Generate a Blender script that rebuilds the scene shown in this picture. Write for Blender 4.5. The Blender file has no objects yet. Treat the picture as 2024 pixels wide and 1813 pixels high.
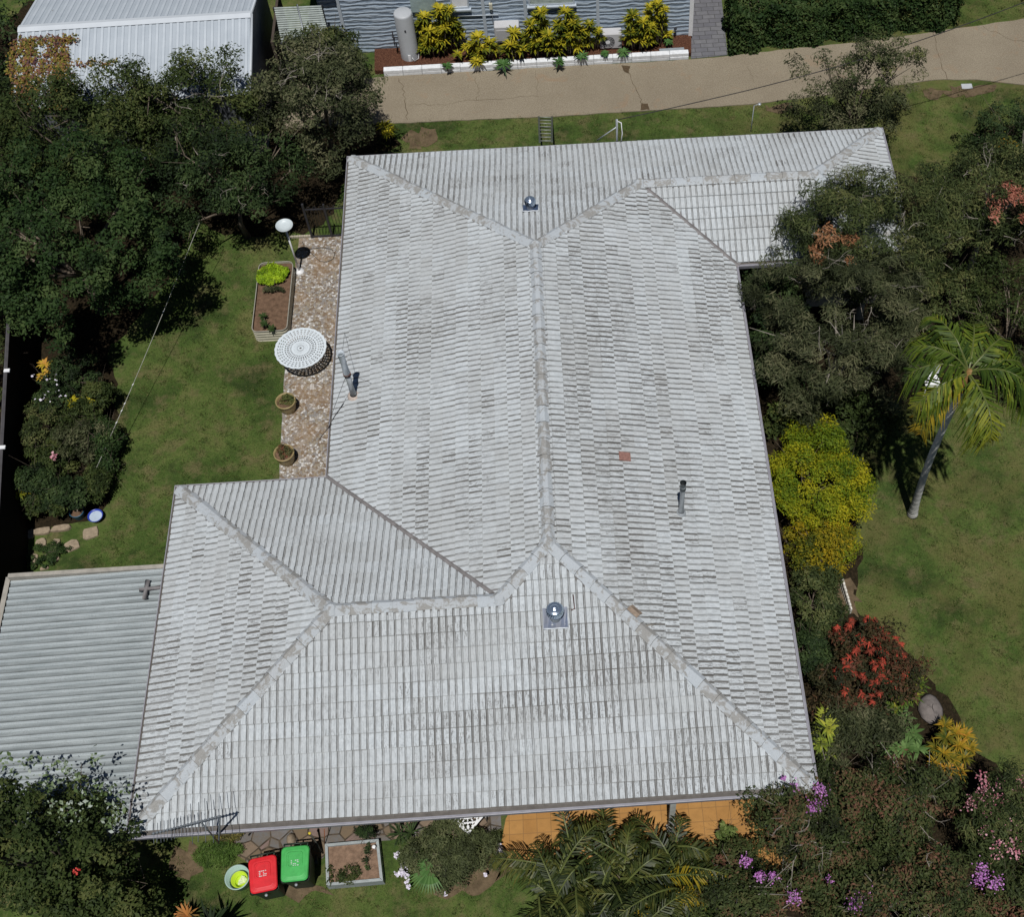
import bpy, bmesh, math, random
import numpy as np
from mathutils import Matrix, Vector
C = bpy.context.scene.collection
R = math.radians
rng = np.random.default_rng(7)
random.seed(7)

# ---------------------------------------------------------------- camera
CAM = np.array([5.89954, -7.54901, 27.34])
EUL = (0.564637, 0.009862, -0.064943)
FPX, SHX = 2494.794, 199.942            # focal length and principal point offset, in photo pixels
cd = bpy.data.cameras.new("camera"); cam = bpy.data.objects.new("camera", cd); C.objects.link(cam)
cam.location = CAM.tolist(); cam.rotation_euler = EUL
cd.sensor_fit = 'HORIZONTAL'; cd.sensor_width = 36; cd.lens = FPX / 2024 * 36
cd.shift_x = -SHX / 2024; cd.clip_end = 2000; cd.clip_start = 0.5
bpy.context.scene.camera = cam
MC = np.array(Matrix.Rotation(EUL[2], 3, 'Z') @ Matrix.Rotation(EUL[1], 3, 'Y') @ Matrix.Rotation(EUL[0], 3, 'X'))

# ---------------------------------------------------------------- sky and sun
SUN_DIR = Vector((-0.02, -0.364, 1.0)).normalized()      # from the scene to the sun
elev = math.asin(SUN_DIR.z)
az = math.atan2(SUN_DIR.x, SUN_DIR.y)                    # from +y towards +x
w = bpy.data.worlds.new("World"); bpy.context.scene.world = w; w.use_nodes = True
nt = w.node_tree; bgn = nt.nodes["Background"]; sk = nt.nodes.new("ShaderNodeTexSky")
sk.sky_type = 'NISHITA'; sk.sun_disc = False; sk.sun_elevation = elev; sk.sun_rotation = az
sk.altitude = 1500; sk.air_density = 0.8; sk.dust_density = 0.4
nt.links.new(sk.outputs[0], bgn.inputs[0]); bgn.inputs[1].default_value = 0.05
sd = bpy.data.lights.new("sun", 'SUN'); sd.energy = 5.0; sd.angle = R(0.55); sd.color = (1.0, 0.972, 0.935)
so = bpy.data.objects.new("sun", sd); C.objects.link(so)
so.rotation_euler = SUN_DIR.to_track_quat('Z', 'Y').to_euler()
vs = bpy.context.scene.view_settings
vs.view_transform = 'Standard'; vs.look = 'None'; vs.gamma = 1; vs.exposure = -0.35

# ---------------------------------------------------------------- measuring
W, L, A_, B_, Cw, D_ = 10.2737, 18.5261, 3.4600, 8.1484, 4.6064, 4.7447
T, HE = 0.32183, 2.5                                     # roof slope, eave height
def U(px, py, z=0.0):
    d = MC @ np.array([(px - 1012 - SHX) / FPX, -(py - 906.5) / FPX, -1.0])
    return CAM + d * (z - CAM[2]) / d[2]
def UX(px, py, z=0.0): return [float(v) for v in U(px, py, z)]
def RH(x, y):
    h = -9
    h = max(h, min(x, W - x, y, L - y)) if 1 else h
    h = max(h, min(x + A_, B_ - y, y, 99 if x < B_ / 2 else B_ / 2 - (x - B_ / 2)))
    h = max(h, min(W + Cw - x, y - (L - D_), L - y, 99 if x > W - D_ / 2 else x - (W - D_)))
    return HE + T * h
def UR(px, py):
    z = 3.5
    for _ in range(40):
        p = U(px, py, z); z = 0.5 * z + 0.5 * RH(p[0], p[1])
    return [float(p[0]), float(p[1]), float(z)]

# ---------------------------------------------------------------- helpers
def tag(o, label=None, cat=None, group=None, kind=None):
    if label: o['label'] = label
    if cat: o['category'] = cat
    if group: o['group'] = group
    if kind: o['kind'] = kind
    return o
def thing(name, label, cat, loc=(0, 0, 0), group=None):
    o = bpy.data.objects.new(name, None); C.objects.link(o); o.location = [float(v) for v in loc]
    o.empty_display_size = .3
    return tag(o, label, cat, group)
def link(name, me, mat, parent=None):
    o = bpy.data.objects.new(name, me); C.objects.link(o)
    if mat is not None:
        for m in (mat if isinstance(mat, (list, tuple)) else [mat]): me.materials.append(m)
    if parent is not None:
        o.parent = parent
        if parent.type == 'EMPTY': o.matrix_parent_inverse = Matrix.Translation(-parent.location)   # geometry is given in world space
    return o
class MB:
    def __init__(s): s.v = []; s.f = []; s.m = []; s.mi = 0; s.sm = False; s.fs = []
    def add(s, vs, fs):
        n = len(s.v); s.v += [tuple(float(c) for c in v) for v in vs]
        for f in fs: s.f.append([i + n for i in f]); s.m.append(s.mi); s.fs.append(s.sm)
        return s
    def box(s, lo, hi, rot=0, c=None, bev=0):
        (x0, y0, z0), (x1, y1, z1) = lo, hi
        b = min(bev, (x1-x0)/3, (y1-y0)/3, (z1-z0)/3) if bev else 0
        if b:
            ring = lambda i, z: [(x0+i, y0+b, z), (x0+b, y0+i, z), (x1-b, y0+i, z), (x1-i, y0+b, z), (x1-i, y1-b, z), (x1-b, y1-i, z), (x0+b, y1-i, z), (x0+i, y1-b, z)]
            v = ring(b*.8, z0) + ring(0, z0+b) + ring(0, z1-b) + ring(b*.8, z1); f = [list(range(7, -1, -1)), list(range(24, 32))]
            for r in range(3):
                for i in range(8): f.append([r*8+i, r*8+(i+1) % 8, r*8+8+(i+1) % 8, r*8+8+i])
        else:
            v = [(x0, y0, z0), (x1, y0, z0), (x1, y1, z0), (x0, y1, z0), (x0, y0, z1), (x1, y0, z1), (x1, y1, z1), (x0, y1, z1)]
            f = [[3, 2, 1, 0], [4, 5, 6, 7], [0, 1, 5, 4], [1, 2, 6, 5], [2, 3, 7, 6], [3, 0, 4, 7]]
        if rot:
            cx, cy = c if c else ((x0+x1)/2, (y0+y1)/2); co, si = math.cos(rot), math.sin(rot)
            v = [(cx+(x-cx)*co-(y-cy)*si, cy+(x-cx)*si+(y-cy)*co, z) for x, y, z in v]
        return s.add(v, f)
    def tube(s, pts, rad, n=8, cap=True):
        pts = [Vector(p) for p in pts]; rad = rad if isinstance(rad, (list, tuple)) else [rad]*len(pts)
        vs = []; up = None
        for i, p in enumerate(pts):
            d = (pts[min(i+1, len(pts)-1)] - pts[max(i-1, 0)])
            d = d.normalized() if d.length > 1e-9 else Vector((0, 0, 1))
            if up is None: up = Vector((0, 0, 1)) if abs(d.z) < .9 else Vector((1, 0, 0))
            a = d.cross(up).normalized(); b = d.cross(a); up = b.cross(d) if b.length > 0 else up
            for k in range(n):
                t = 2*math.pi*k/n; vs.append(p + (a*math.cos(t) + b*math.sin(t))*rad[i])
        fs = []
        for i in range(len(pts)-1):
            for k in range(n): fs.append([i*n+k, i*n+(k+1) % n, (i+1)*n+(k+1) % n, (i+1)*n+k])
        if cap: fs += [list(range(n-1, -1, -1)), [(len(pts)-1)*n+k for k in range(n)]]
        o = s.sm; s.sm = n > 4; s.add(vs, fs); s.sm = o; return s
    def lathe(s, c, prof, n=24, cap=False, sx=1, sy=1):
        vs = []; fs = []
        for r, z in prof:
            for k in range(n):
                t = 2*math.pi*k/n; vs.append((c[0]+r*math.cos(t)*sx, c[1]+r*math.sin(t)*sy, c[2]+z))
        for i in range(len(prof)-1):
            for k in range(n): fs.append([i*n+k, i*n+(k+1) % n, (i+1)*n+(k+1) % n, (i+1)*n+k])
        if cap: fs.append([(len(prof)-1)*n+k for k in range(n)])
        o = s.sm; s.sm = True; s.add(vs, fs); s.sm = o; return s
    def build(s, name, mat, parent=None):
        me = bpy.data.meshes.new(name); me.from_pydata(s.v, [], s.f)
        me.polygons.foreach_set('use_smooth', s.fs); me.polygons.foreach_set('material_index', s.m); me.update()
        return link(name, me, mat, parent)
def npmesh(name, V, Fq, mat, parent=None, attrs=None, smooth=False):
    """V (n,3), Fq (m,k) with k = 3 or 4"""
    me = bpy.data.meshes.new(name); V = np.ascontiguousarray(V, dtype=np.float32); Fq = np.ascontiguousarray(Fq, dtype=np.int32)
    m, k = Fq.shape
    me.vertices.add(len(V)); me.vertices.foreach_set('co', V.ravel())
    me.loops.add(m*k); me.loops.foreach_set('vertex_index', Fq.ravel())
    me.polygons.add(m); me.polygons.foreach_set('loop_start', np.arange(m, dtype=np.int32)*k)
    me.polygons.foreach_set('use_smooth', np.full(m, smooth))
    for n, a in (attrs or {}).items():
        at = me.attributes.new(n, 'FLOAT', 'POINT'); at.data.foreach_set('value', np.ascontiguousarray(a, dtype=np.float32))
    me.update(calc_edges=True)
    return link(name, me, mat, parent)

# ---------------------------------------------------------------- materials
class NM:
    def __init__(s, name, rough=.8, spec=.3, metal=0):
        s.m = bpy.data.materials.new(name); s.m.use_nodes = True; s.t = s.m.node_tree; s.b = s.t.nodes["Principled BSDF"]
        s.b.inputs['Roughness'].default_value = rough; s.b.inputs['Specular IOR Level'].default_value = spec; s.b.inputs['Metallic'].default_value = metal
        s.co = None
    def n(s, ty, **k):
        o = s.t.nodes.new(ty)
        for a, b in k.items():
            if a.startswith('_'): setattr(o, a[1:], b)
            else: s.set(o, a.replace('__', ' '), b)
        return o
    def set(s, o, i, v):
        if isinstance(v, bpy.types.NodeSocket): s.t.links.new(v, o.inputs[i])
        else: o.inputs[i].default_value = v
    def obj(s):
        if not s.co:
            g = s.t.nodes.new('ShaderNodeNewGeometry'); s.co = g.outputs['Position']
        return s.co
    def noise(s, scale, detail=4, rough=.6, dist=0, vec=None):
        o = s.t.nodes.new('ShaderNodeTexNoise'); s.t.links.new(vec or s.obj(), o.inputs['Vector'])
        o.inputs['Scale'].default_value = scale; o.inputs['Detail'].default_value = detail; o.inputs['Roughness'].default_value = rough; o.inputs['Distortion'].default_value = dist
        return o.outputs['Fac']
    def ramp(s, fac, stops, interp='LINEAR'):
        o = s.t.nodes.new('ShaderNodeValToRGB'); s.t.links.new(fac, o.inputs[0]); o.color_ramp.interpolation = interp
        e = o.color_ramp.elements
        while len(e) < len(stops): e.new(.5)
        for i, (p, c) in enumerate(stops):
            e[i].position = p; e[i].color = (c, c, c, 1) if not hasattr(c, '__len__') else (*c, 1)
        return o.outputs[0]
    def mix(s, fac, a, b, mode='MIX'):
        o = s.t.nodes.new('ShaderNodeMix'); o.data_type = 'RGBA'; o.blend_type = mode
        s.set(o, 0, fac)
        for i, v in ((6, a), (7, b)):
            s.set(o, i, v if isinstance(v, bpy.types.NodeSocket) else (*v, 1))
        return o.outputs[2]
    def math(s, op, a, b=None, clamp=False):
        o = s.t.nodes.new('ShaderNodeMath'); o.operation = op; o.use_clamp = clamp
        s.set(o, 0, a)
        if b is not None: s.set(o, 1, b)
        return o.outputs[0]
    def attr(s, name):
        o = s.t.nodes.new('ShaderNodeAttribute'); o.attribute_name = name; return o.outputs['Fac']
    def col(s, c): s.set(s.b, 'Base Color', c if isinstance(c, bpy.types.NodeSocket) else (*c, 1)); return s
    def bump(s, h, st=.5, d=.02):
        o = s.t.nodes.new('ShaderNodeBump'); o.inputs['Strength'].default_value = st; o.inputs['Distance'].default_value = d
        s.t.links.new(h, o.inputs['Height']); s.t.links.new(o.outputs[0], s.b.inputs['Normal']); return s
_mc = {}
def plain(name, c, rough=.7, spec=.3, metal=0, var=.25, scale=6, bump=0):
    if name in _mc: return _mc[name]
    m = NM(name, rough, spec, metal)
    f = m.ramp(m.noise(scale, 6, .65), [(.3, tuple(x*(1-var) for x in c)), (.7, tuple(min(1, x*(1+var*.6)) for x in c))])
    m.col(f)
    if bump: m.bump(m.noise(scale*6, 4), .5, bump)
    _mc[name] = m.m; return m.m
def leafmat(name, cols, rough=.6, trans=.10, spec=.10, ns=1.3):
    if name in _mc: return _mc[name]
    m = NM(name, rough, spec)
    n = m.noise(ns, 3)
    f = m.math('ADD', m.math('MULTIPLY', m.attr('rnd'), .80), m.math('MULTIPLY', m.math('SUBTRACT', n, .38), 1.1), True)
    k = len(cols); c = m.ramp(f, [(i/(k-1)*.9+.04, cols[i]) for i in range(k)])
    m.col(c)
    tr = m.t.nodes.new('ShaderNodeBsdfTranslucent'); m.t.links.new(c, tr.inputs[0])
    mx = m.t.nodes.new('ShaderNodeMixShader'); mx.inputs[0].default_value = trans
    out = m.t.nodes['Material Output']
    m.t.links.new(m.b.outputs[0], mx.inputs[1]); m.t.links.new(tr.outputs[0], mx.inputs[2]); m.t.links.new(mx.outputs[0], out.inputs[0])
    _mc[name] = m.m; return m.m

# roof tiles: weathered white paint, worn to tan concrete in the pans, channel shade painted in
def m_tile():
    m = NM('painted_tile', .8, .2)
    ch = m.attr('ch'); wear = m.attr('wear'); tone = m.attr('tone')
    cv = m.t.nodes.new('ShaderNodeCombineXYZ'); m.set(cv, 0, m.math('MULTIPLY', m.attr('tu'), 42.0)); m.set(cv, 1, m.math('MULTIPLY', m.attr('tv'), 7.0)); m.set(cv, 2, m.math('MULTIPLY', tone, 3.0))
    streak = m.noise(1, 5, .7, vec=cv.outputs[0])
    cv2 = m.t.nodes.new('ShaderNodeCombineXYZ'); m.set(cv2, 0, m.math('MULTIPLY', m.attr('tu'), .9)); m.set(cv2, 1, m.math('MULTIPLY', m.attr('tv'), 1.9))
    big = m.noise(1, 4, .6, vec=cv2.outputs[0]); med = m.noise(9, 5, .7); fine = m.noise(48, 4, .75); wide = m.noise(.35, 3, .5)
    white = m.ramp(med, [(.3, (.42, .455, .475)), (.7, (.545, .58, .60))])
    white = m.mix(m.math('MULTIPLY', tone, .75), white, (.36, .37, .365))
    white = m.mix(m.ramp(wide, [(.52, 0.), (.68, .2)]), white, (.53, .555, .57))
    tan = m.ramp(fine, [(.3, (.080, .079, .076)), (.7, (.180, .175, .165))])
    spk = m.ramp(m.math('ADD', m.math('MULTIPLY', streak, .62), m.math('MULTIPLY', fine, .38)), [(.50, 0.), (.57, 1.)])
    bigf = m.ramp(big, [(.50, 0.), (.66, 1.)])
    wsum = m.math('ADD', m.math('MULTIPLY', wear, 1.15), m.math('ADD', .16, m.math('MULTIPLY', bigf, .35)), True)
    sp2 = m.math('MULTIPLY', spk, wsum, True)
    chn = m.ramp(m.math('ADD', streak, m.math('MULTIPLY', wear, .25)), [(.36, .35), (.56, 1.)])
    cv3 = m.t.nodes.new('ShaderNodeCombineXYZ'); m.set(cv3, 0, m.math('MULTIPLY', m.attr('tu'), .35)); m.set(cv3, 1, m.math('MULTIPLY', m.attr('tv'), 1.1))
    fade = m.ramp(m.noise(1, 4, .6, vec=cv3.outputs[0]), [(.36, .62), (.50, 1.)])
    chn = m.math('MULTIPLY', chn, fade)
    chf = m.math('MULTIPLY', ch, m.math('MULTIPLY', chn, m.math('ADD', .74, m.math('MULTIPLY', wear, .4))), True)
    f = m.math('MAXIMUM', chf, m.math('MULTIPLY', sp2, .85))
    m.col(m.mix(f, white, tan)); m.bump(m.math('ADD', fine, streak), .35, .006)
    return m.m
M_TILE = m_tile()
def m_cap():
    m = NM('painted_cap', .8, .2)
    g = m.t.nodes.new('ShaderNodeNewGeometry'); isl = g.outputs['Random Per Island']
    med = m.noise(5, 7, .72, .6); fine = m.noise(45, 4, .75)
    white = m.ramp(fine, [(.3, (.35, .38, .405)), (.7, (.47, .51, .54))])
    white = m.mix(m.math('MULTIPLY', isl, .55), white, (.38, .39, .39))
    tan = m.ramp(fine, [(.3, (.19, .185, .17)), (.7, (.32, .31, .29))])
    k = m.math('ADD', med, m.math('MULTIPLY', m.math('SUBTRACT', isl, .5), .12))
    m.col(m.mix(m.ramp(k, [(.50, 0.), (.56, .85)]), white, tan)); m.bump(fine, .4, .006)
    return m.m
M_CAP = m_cap()
M_MORT = plain('mortar', (.16, .155, .15), .9, .1, var=.35, scale=15)
M_GUT = plain('gutter_paint', (.25, .25, .285), .55, .4, var=.2, scale=5)
M_GUTL = plain('gutter_lip', (.29, .285, .315), .5, .4)
M_WALL = plain('cream_wall', (.45, .40, .32), .9, .1, scale=3)
M_DARK = plain('dark_metal', (.03, .03, .035), .5, .4)
M_UNDER = plain('roof_underlay', (.12, .11, .10), .9, .1)
M_GALV = plain('galvanised', (.42, .45, .47), .42, .5, metal=.4, var=.2)
M_CHROME = plain('bright_steel', (.50, .60, .72), .22, .6, metal=.85, var=.1)
M_WHITE = plain('white_paint', (.72, .73, .74), .5, .4, var=.08)
M_RUST = plain('rust', (.22, .08, .035), .9, .1, var=.4, scale=30)
M_BARK = plain('bark', (.16, .13, .10), .9, .1, var=.4, scale=12)
M_TWIG = plain('pale_twig', (.30, .27, .23), .9, .1, var=.3, scale=9)
M_SOIL = plain('soil', (.15, .095, .062), .95, .05, var=.45, scale=9, bump=.03)

# ---------------------------------------------------------------- ground
def pip(P, poly):
    poly = np.array(poly); x, y = P[:, 0], P[:, 1]; ins = np.zeros(len(P), bool); j = len(poly)-1
    for i in range(len(poly)):
        xi, yi = poly[i]; xj, yj = poly[j]
        c = ((yi > y) != (yj > y)) & (x < (xj-xi)*(y-yi)/((yj-yi) or 1e-9)+xi); ins ^= c; j = i
    return ins
def sheet(name, poly, z, mat, thick=0, rough_edge=0, kind='structure', step=.25):
    pts = []
    n = len(poly)
    for i in range(n):
        a = np.array(poly[i]); b = np.array(poly[(i+1) % n]); d = np.linalg.norm(b-a)
        k = max(1, int(d/step)) if rough_edge else 1
        for q in range(k):
            p = a+(b-a)*q/k
            if rough_edge: p = p + rng.normal(0, rough_edge, 2)
            pts.append((p[0], p[1]))
    m = MB(); k = len(pts)
    vs = [(x, y, z) for x, y in pts]
    fs = [list(range(k))]
    if thick:
        vs += [(x, y, z-thick) for x, y in pts]
        fs += [[i, (i+1) % k, k+(i+1) % k, k+i][::-1] for i in range(k)]
    m.add(vs, fs); o = m.build(name, mat)
    bm = bmesh.new(); bm.from_mesh(o.data); bmesh.ops.triangulate(bm, faces=[f for f in bm.faces if len(f.verts) > 4]); bmesh.ops.recalc_face_normals(bm, faces=bm.faces)
    for f in bm.faces:
        if abs(f.normal.z) > .9 and f.normal.z < 0 and not thick: f.normal_flip()
    bm.to_mesh(o.data); bm.free()
    return tag(o, kind=kind)
def PX(*l, z=0): return [tuple(UX(a, b, z)[:2]) for a, b in l]
def m_lawn():
    m = NM('lawn', .95, .05)
    a = m.noise(.55, 6, .62, .4); b = m.noise(1.7, 5, .65); c = m.noise(16, 5, .8); d = m.noise(70, 3, .8)
    g = m.ramp(a, [(.36, (.022, .042, .011)), (.46, (.047, .084, .018)), (.56, (.078, .114, .028)), (.68, (.122, .120, .045))])
    g = m.mix(m.ramp(b, [(.50, 0.), (.66, .65)]), g, (.140, .108, .058))
    g = m.mix(m.ramp(b, [(.30, .7), (.42, 0.)]), g, (.022, .036, .012))
    g = m.mix(m.ramp(c, [(.35, .55), (.5, 0.)]), g, (.022, .034, .010))
    e = m.noise(5.5, 6, .75, .8); g = m.mix(m.ramp(e, [(.36, .6), (.47, 0.)]), g, (.024, .036, .012)); g = m.mix(m.ramp(e, [(.56, 0.), (.68, .45)]), g, (.15, .14, .06)); g = m.mix(m.ramp(d, [(.52, 0.), (.72, .6)]), g, (.16, .155, .065))
    sx_ = m.t.nodes.new('ShaderNodeSeparateXYZ'); m.t.links.new(m.obj(), sx_.inputs[0])
    dry = m.math('MULTIPLY', m.ramp(m.math('MULTIPLY', sx_.outputs[0], .05), [(.5, 0.), (.62, 1.)]), m.ramp(m.noise(.9, 4, .6), [(.42, .0), (.64, .65)])); g = m.mix(dry, g, (.105, .096, .036))
    m.col(g); m.bump(c, .6, .03); return m.m
M_LAWN = m_lawn()
sheet('ground', [(-150, -120), (170, -120), (170, 200), (-150, 200)], 0, M_LAWN)
def m_litter():
    m = NM('leaf_litter', .95, .05)
    a = m.noise(14, 6, .8); b = m.noise(60, 3, .7)
    g = m.ramp(a, [(.3, (.008, .007, .004)), (.5, (.022, .017, .010)), (.7, (.05, .035, .02))])
    g = m.mix(m.ramp(b, [(.6, 0.), (.7, .8)]), g, (.09, .06, .03)); m.col(g); m.bump(a, .8, .05); return m.m
M_LIT = m_litter()
sheet('garden_bed', PX((-140, 430), (-100, 150), (60, 0), (560, 80), (760, 200), (785, 290), (700, 320), (660, 420), (600, 460), (430, 462), (380, 430), (330, 560), (210, 700), (235, 760), (222, 900), (205, 1020), (70, 1050), (-60, 1080)), .008, M_LIT, rough_edge=.07)
sheet('garden_bed', PX((1440, 560), (1540, 520), (1600, 330), (1740, 330), (1860, 360), (1960, 250), (2100, 240), (2160, 820), (1990, 800), (1880, 770), (1700, 835), (1610, 830), (1690, 960), (1700, 1130), (1690, 1200), (1790, 1290), (1870, 1380), (1930, 1480), (1990, 1540), (2140, 1560), (2140, 1900), (1430, 1900), (1440, 1700), (1590, 1640), (1570, 1300)), .008, M_LIT, rough_edge=.07)
M_DIRT = plain('bare_earth', (.125, .092, .056), .95, .05, var=.45, scale=5, bump=.02)
for q in ([(340, 1672), (395, 1668), (402, 1700), (385, 1730), (350, 1740)],
          [(560, 1745), (640, 1740), (650, 1752), (600, 1772), (565, 1765)],
          [(930, 1700), (1000, 1680), (1010, 1720), (950, 1760), (880, 1780), (850, 1760)],
          [(800, 262), (850, 256), (862, 282), (810, 294)],
          [(1820, 178), (1900, 168), (1965, 172), (1950, 188), (1830, 192)],
          [(1510, 212), (1560, 207), (1560, 222), (1520, 224)],
          [(1660, 1150), (1690, 1150), (1700, 1215), (1660, 1220)]):
    sheet('soil_patch', PX(*q), .012, M_DIRT, rough_edge=.09, step=.16)
def m_conc():
    m = NM('driveway_concrete', .9, .15)
    a = m.noise(.5, 5, .6); b = m.noise(30, 5, .8); c = m.noise(1.3, 4, .6, 1.0)
    g = m.ramp(a, [(.3, (.215, .182, .130)), (.7, (.275, .238, .172))])
    g = m.mix(m.ramp(b, [(.36, .75), (.56, 0.)]), g, (.12, .095, .07)); g = m.mix(m.ramp(m.noise(55, 3, .8), [(.55, 0.), (.68, .6)]), g, (.42, .37, .30))
    g = m.mix(m.ramp(c, [(.6, 0.), (.72, .5)]), g, (.25, .165, .10)); m.col(g); m.bump(b, .4, .01); return m.m
drive_top = [(560, 170), (760, 152), (1365, 118), (1435, 112), (1560, 97), (1700, 84), (1890, 57), (2024, 38), (2600, -40)]
drive_bot = [(2600, 240), (2024, 168), (1930, 158), (1850, 158), (1760, 170), (1590, 194), (1480, 207), (1100, 230), (790, 244), (560, 255)]
dv = sheet('driveway', PX(*drive_top, *drive_bot), .03, m_conc(), thick=.06, rough_edge=.012, step=.3)
M_CRACK = plain('crack_dirt', (.09, .065, .04), .95, .05, var=.4, scale=20)
def crack(pts, wd, z=.034, amp=.03, sub=7):
    P = [np.array(UX(*p)[:2]) for p in pts]; q = []
    for a, b in zip(P, P[1:]):
        for k in range(sub): q.append(a+(b-a)*k/sub+rng.normal(0, amp, 2))
    q.append(P[-1]); m = MB(); vs = []; fs = []
    for i, p in enumerate(q):
        d = q[min(i+1, len(q)-1)]-q[max(i-1, 0)]; d = d/(np.linalg.norm(d)+1e-9); n = np.array([-d[1], d[0]])*wd*.38*(.4+rng.random())
        vs += [(*(p+n), z), (*(p-n), z)]
        if i: fs.append([2*i-2, 2*i-1, 2*i+1, 2*i])
    m.add(vs, fs); return m.build('crack', M_CRACK, dv)
crack([(790, 155), (800, 195), (806, 238)], .02)
crack([(938, 152), (945, 180), (943, 200)], .012)
crack([(1060, 138), (1062, 190)], .008)
crack([(806, 208), (880, 208), (900, 202), (980, 197), (1065, 192)], .012)
crack([(1237, 132), (1262, 190), (1275, 216)], .02)
crack([(1845, 62), (1855, 110), (1872, 158)], .018)
crack([(1940, 52), (2000, 80), (2050, 88)], .012)
crack([(1480, 135), (1490, 165)], .008)
for a in ([(1228, 130), (1245, 132), (1242, 146), (1234, 144)], [(1268, 205), (1280, 206), (1284, 218), (1266, 219)]):
    o = sheet('stain', PX(*a), .037, M_CRACK, rough_edge=.01, step=.08); o.parent = dv
def m_brick(name, c1, c2, mort, bw, rh, off, ms=.012, rough=.8, noise_mix=.3, dist=0, bump=.4, rotz=0):
    m = NM(name, rough, .2)
    mp = m.t.nodes.new('ShaderNodeMapping'); m.t.links.new(m.obj(), mp.inputs[0]); mp.inputs['Rotation'].default_value = (0, 0, rotz)
    v = mp.outputs[0]
    b = m.t.nodes.new('ShaderNodeTexBrick'); m.t.links.new(v, b.inputs['Vector'])
    b.inputs['Color1'].default_value = (*c1, 1); b.inputs['Color2'].default_value = (*c2, 1); b.inputs['Mortar'].default_value = (*mort, 1)
    b.inputs['Scale'].default_value = 1; b.inputs['Mortar Size'].default_value = ms; b.inputs['Brick Width'].default_value = bw; b.inputs['Row Height'].default_value = rh
    b.offset = off; b.inputs['Mortar Smooth'].default_value = .3
    n = m.noise(5, 6, .7); g = m.mix(m.ramp(n, [(.35, noise_mix), (.6, 0.)]), b.outputs[0], tuple(x*.5 for x in c1))
    m.col(g); m.bump(m.math('MULTIPLY', b.outputs['Fac'], -1), bump, .01); return m.m
sheet('path', PX((1366, 116), (1438, 109), (1420, -60), (1350, -60)), .022, m_brick('grey_paver', (.13, .13, .145), (.17, .17, .18), (.07, .07, .07), .4, .2, .5), thick=.05)
sheet('patio', [tuple(UX(985, 1700)[:2]), tuple(UX(1000, 1620)[:2]), (5.0, 2.5), (W-.3, 2.5), (W-.2, -.2), tuple(UX(1660, 1690)[:2]), tuple(UX(1500, 1735)[:2])], .035,
      m_brick('orange_tile', (.34, .170, .048), (.39, .205, .062), (.25, .135, .05), .3, .3, 0, .008, .6, .25), thick=.06)
def m_pebble():
    m = NM('pebble_paving', .8, .2)
    v = m.t.nodes.new('ShaderNodeTexVoronoi'); m.t.links.new(m.obj(), v.inputs['Vector']); v.inputs['Scale'].default_value = 17; v.inputs['Randomness'].default_value = .9
    sp = m.t.nodes.new('ShaderNodeSeparateColor'); m.t.links.new(v.outputs['Color'], sp.inputs[0])
    g = m.ramp(sp.outputs[0], [(0, (.17, .13, .095)), (.2, (.27, .235, .18)), (.4, (.23, .22, .21)), (.64, (.34, .32, .29)), (.84, (.52, .515, .50))], 'CONSTANT')
    v2 = m.t.nodes.new('ShaderNodeTexVoronoi'); v2.feature = 'DISTANCE_TO_EDGE'; m.t.links.new(m.obj(), v2.inputs['Vector']); v2.inputs['Scale'].default_value = 17; v2.inputs['Randomness'].default_value = .9
    g = m.mix(m.ramp(v2.outputs[0], [(.0, .9), (.10, 0.)]), g, (.14, .10, .065))
    g = m.mix(m.ramp(m.noise(1.1, 5), [(.45, 0.), (.7, .6)]), g, (.25, .16, .085)); m.col(g); m.bump(v2.outputs[0], .5, .02); return m.m
M_PEB = m_pebble()
sheet('path', PX((592, 472), (578, 560), (570, 660), (560, 780), (552, 960)) + [(.6, B_-.3), (.6, UX(650, 470)[1])], .03, M_PEB, thick=.05, rough_edge=.008)
crack([(608, 556), (640, 556), (670, 555)], .008, .034, .005)
def m_flag():
    m = NM('flagstone', .85, .2)
    nz = m.t.nodes.new('ShaderNodeTexVoronoi'); m.t.links.new(m.obj(), nz.inputs['Vector']); nz.inputs['Scale'].default_value = 3.1; nz.inputs['Randomness'].default_value = 1
    sp = m.t.nodes.new('ShaderNodeSeparateColor'); m.t.links.new(nz.outputs['Color'], sp.inputs[0])
    g = m.ramp(sp.outputs[0], [(0, (.15, .11, .07)), (.3, (.13, .125, .12)), (.5, (.19, .14, .10)), (.7, (.15, .145, .145)), (.85, (.19, .135, .12))], 'CONSTANT')
    e = m.t.nodes.new('ShaderNodeTexVoronoi'); e.feature = 'DISTANCE_TO_EDGE'; m.t.links.new(m.obj(), e.inputs['Vector']); e.inputs['Scale'].default_value = 3.1; e.inputs['Randomness'].default_value = 1
    g = m.mix(m.ramp(e.outputs[0], [(.03, 1.), (.06, 0.)]), g, (.04, .03, .02)); g = m.mix(m.ramp(m.noise(9, 5), [(.4, .5), (.6, 0.)]), g, (.13, .10, .07))
    m.col(g); m.bump(e.outputs[0], .5, .02); return m.m
M_FLAG = m_flag()
sheet('path', PX((440, 1640), (470, 1700), (520, 1715), (640, 1700), (655, 1668), (990, 1645), (990, 1600), (700, 1560), (440, 1600)), .02, M_FLAG, rough_edge=.03)

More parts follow.
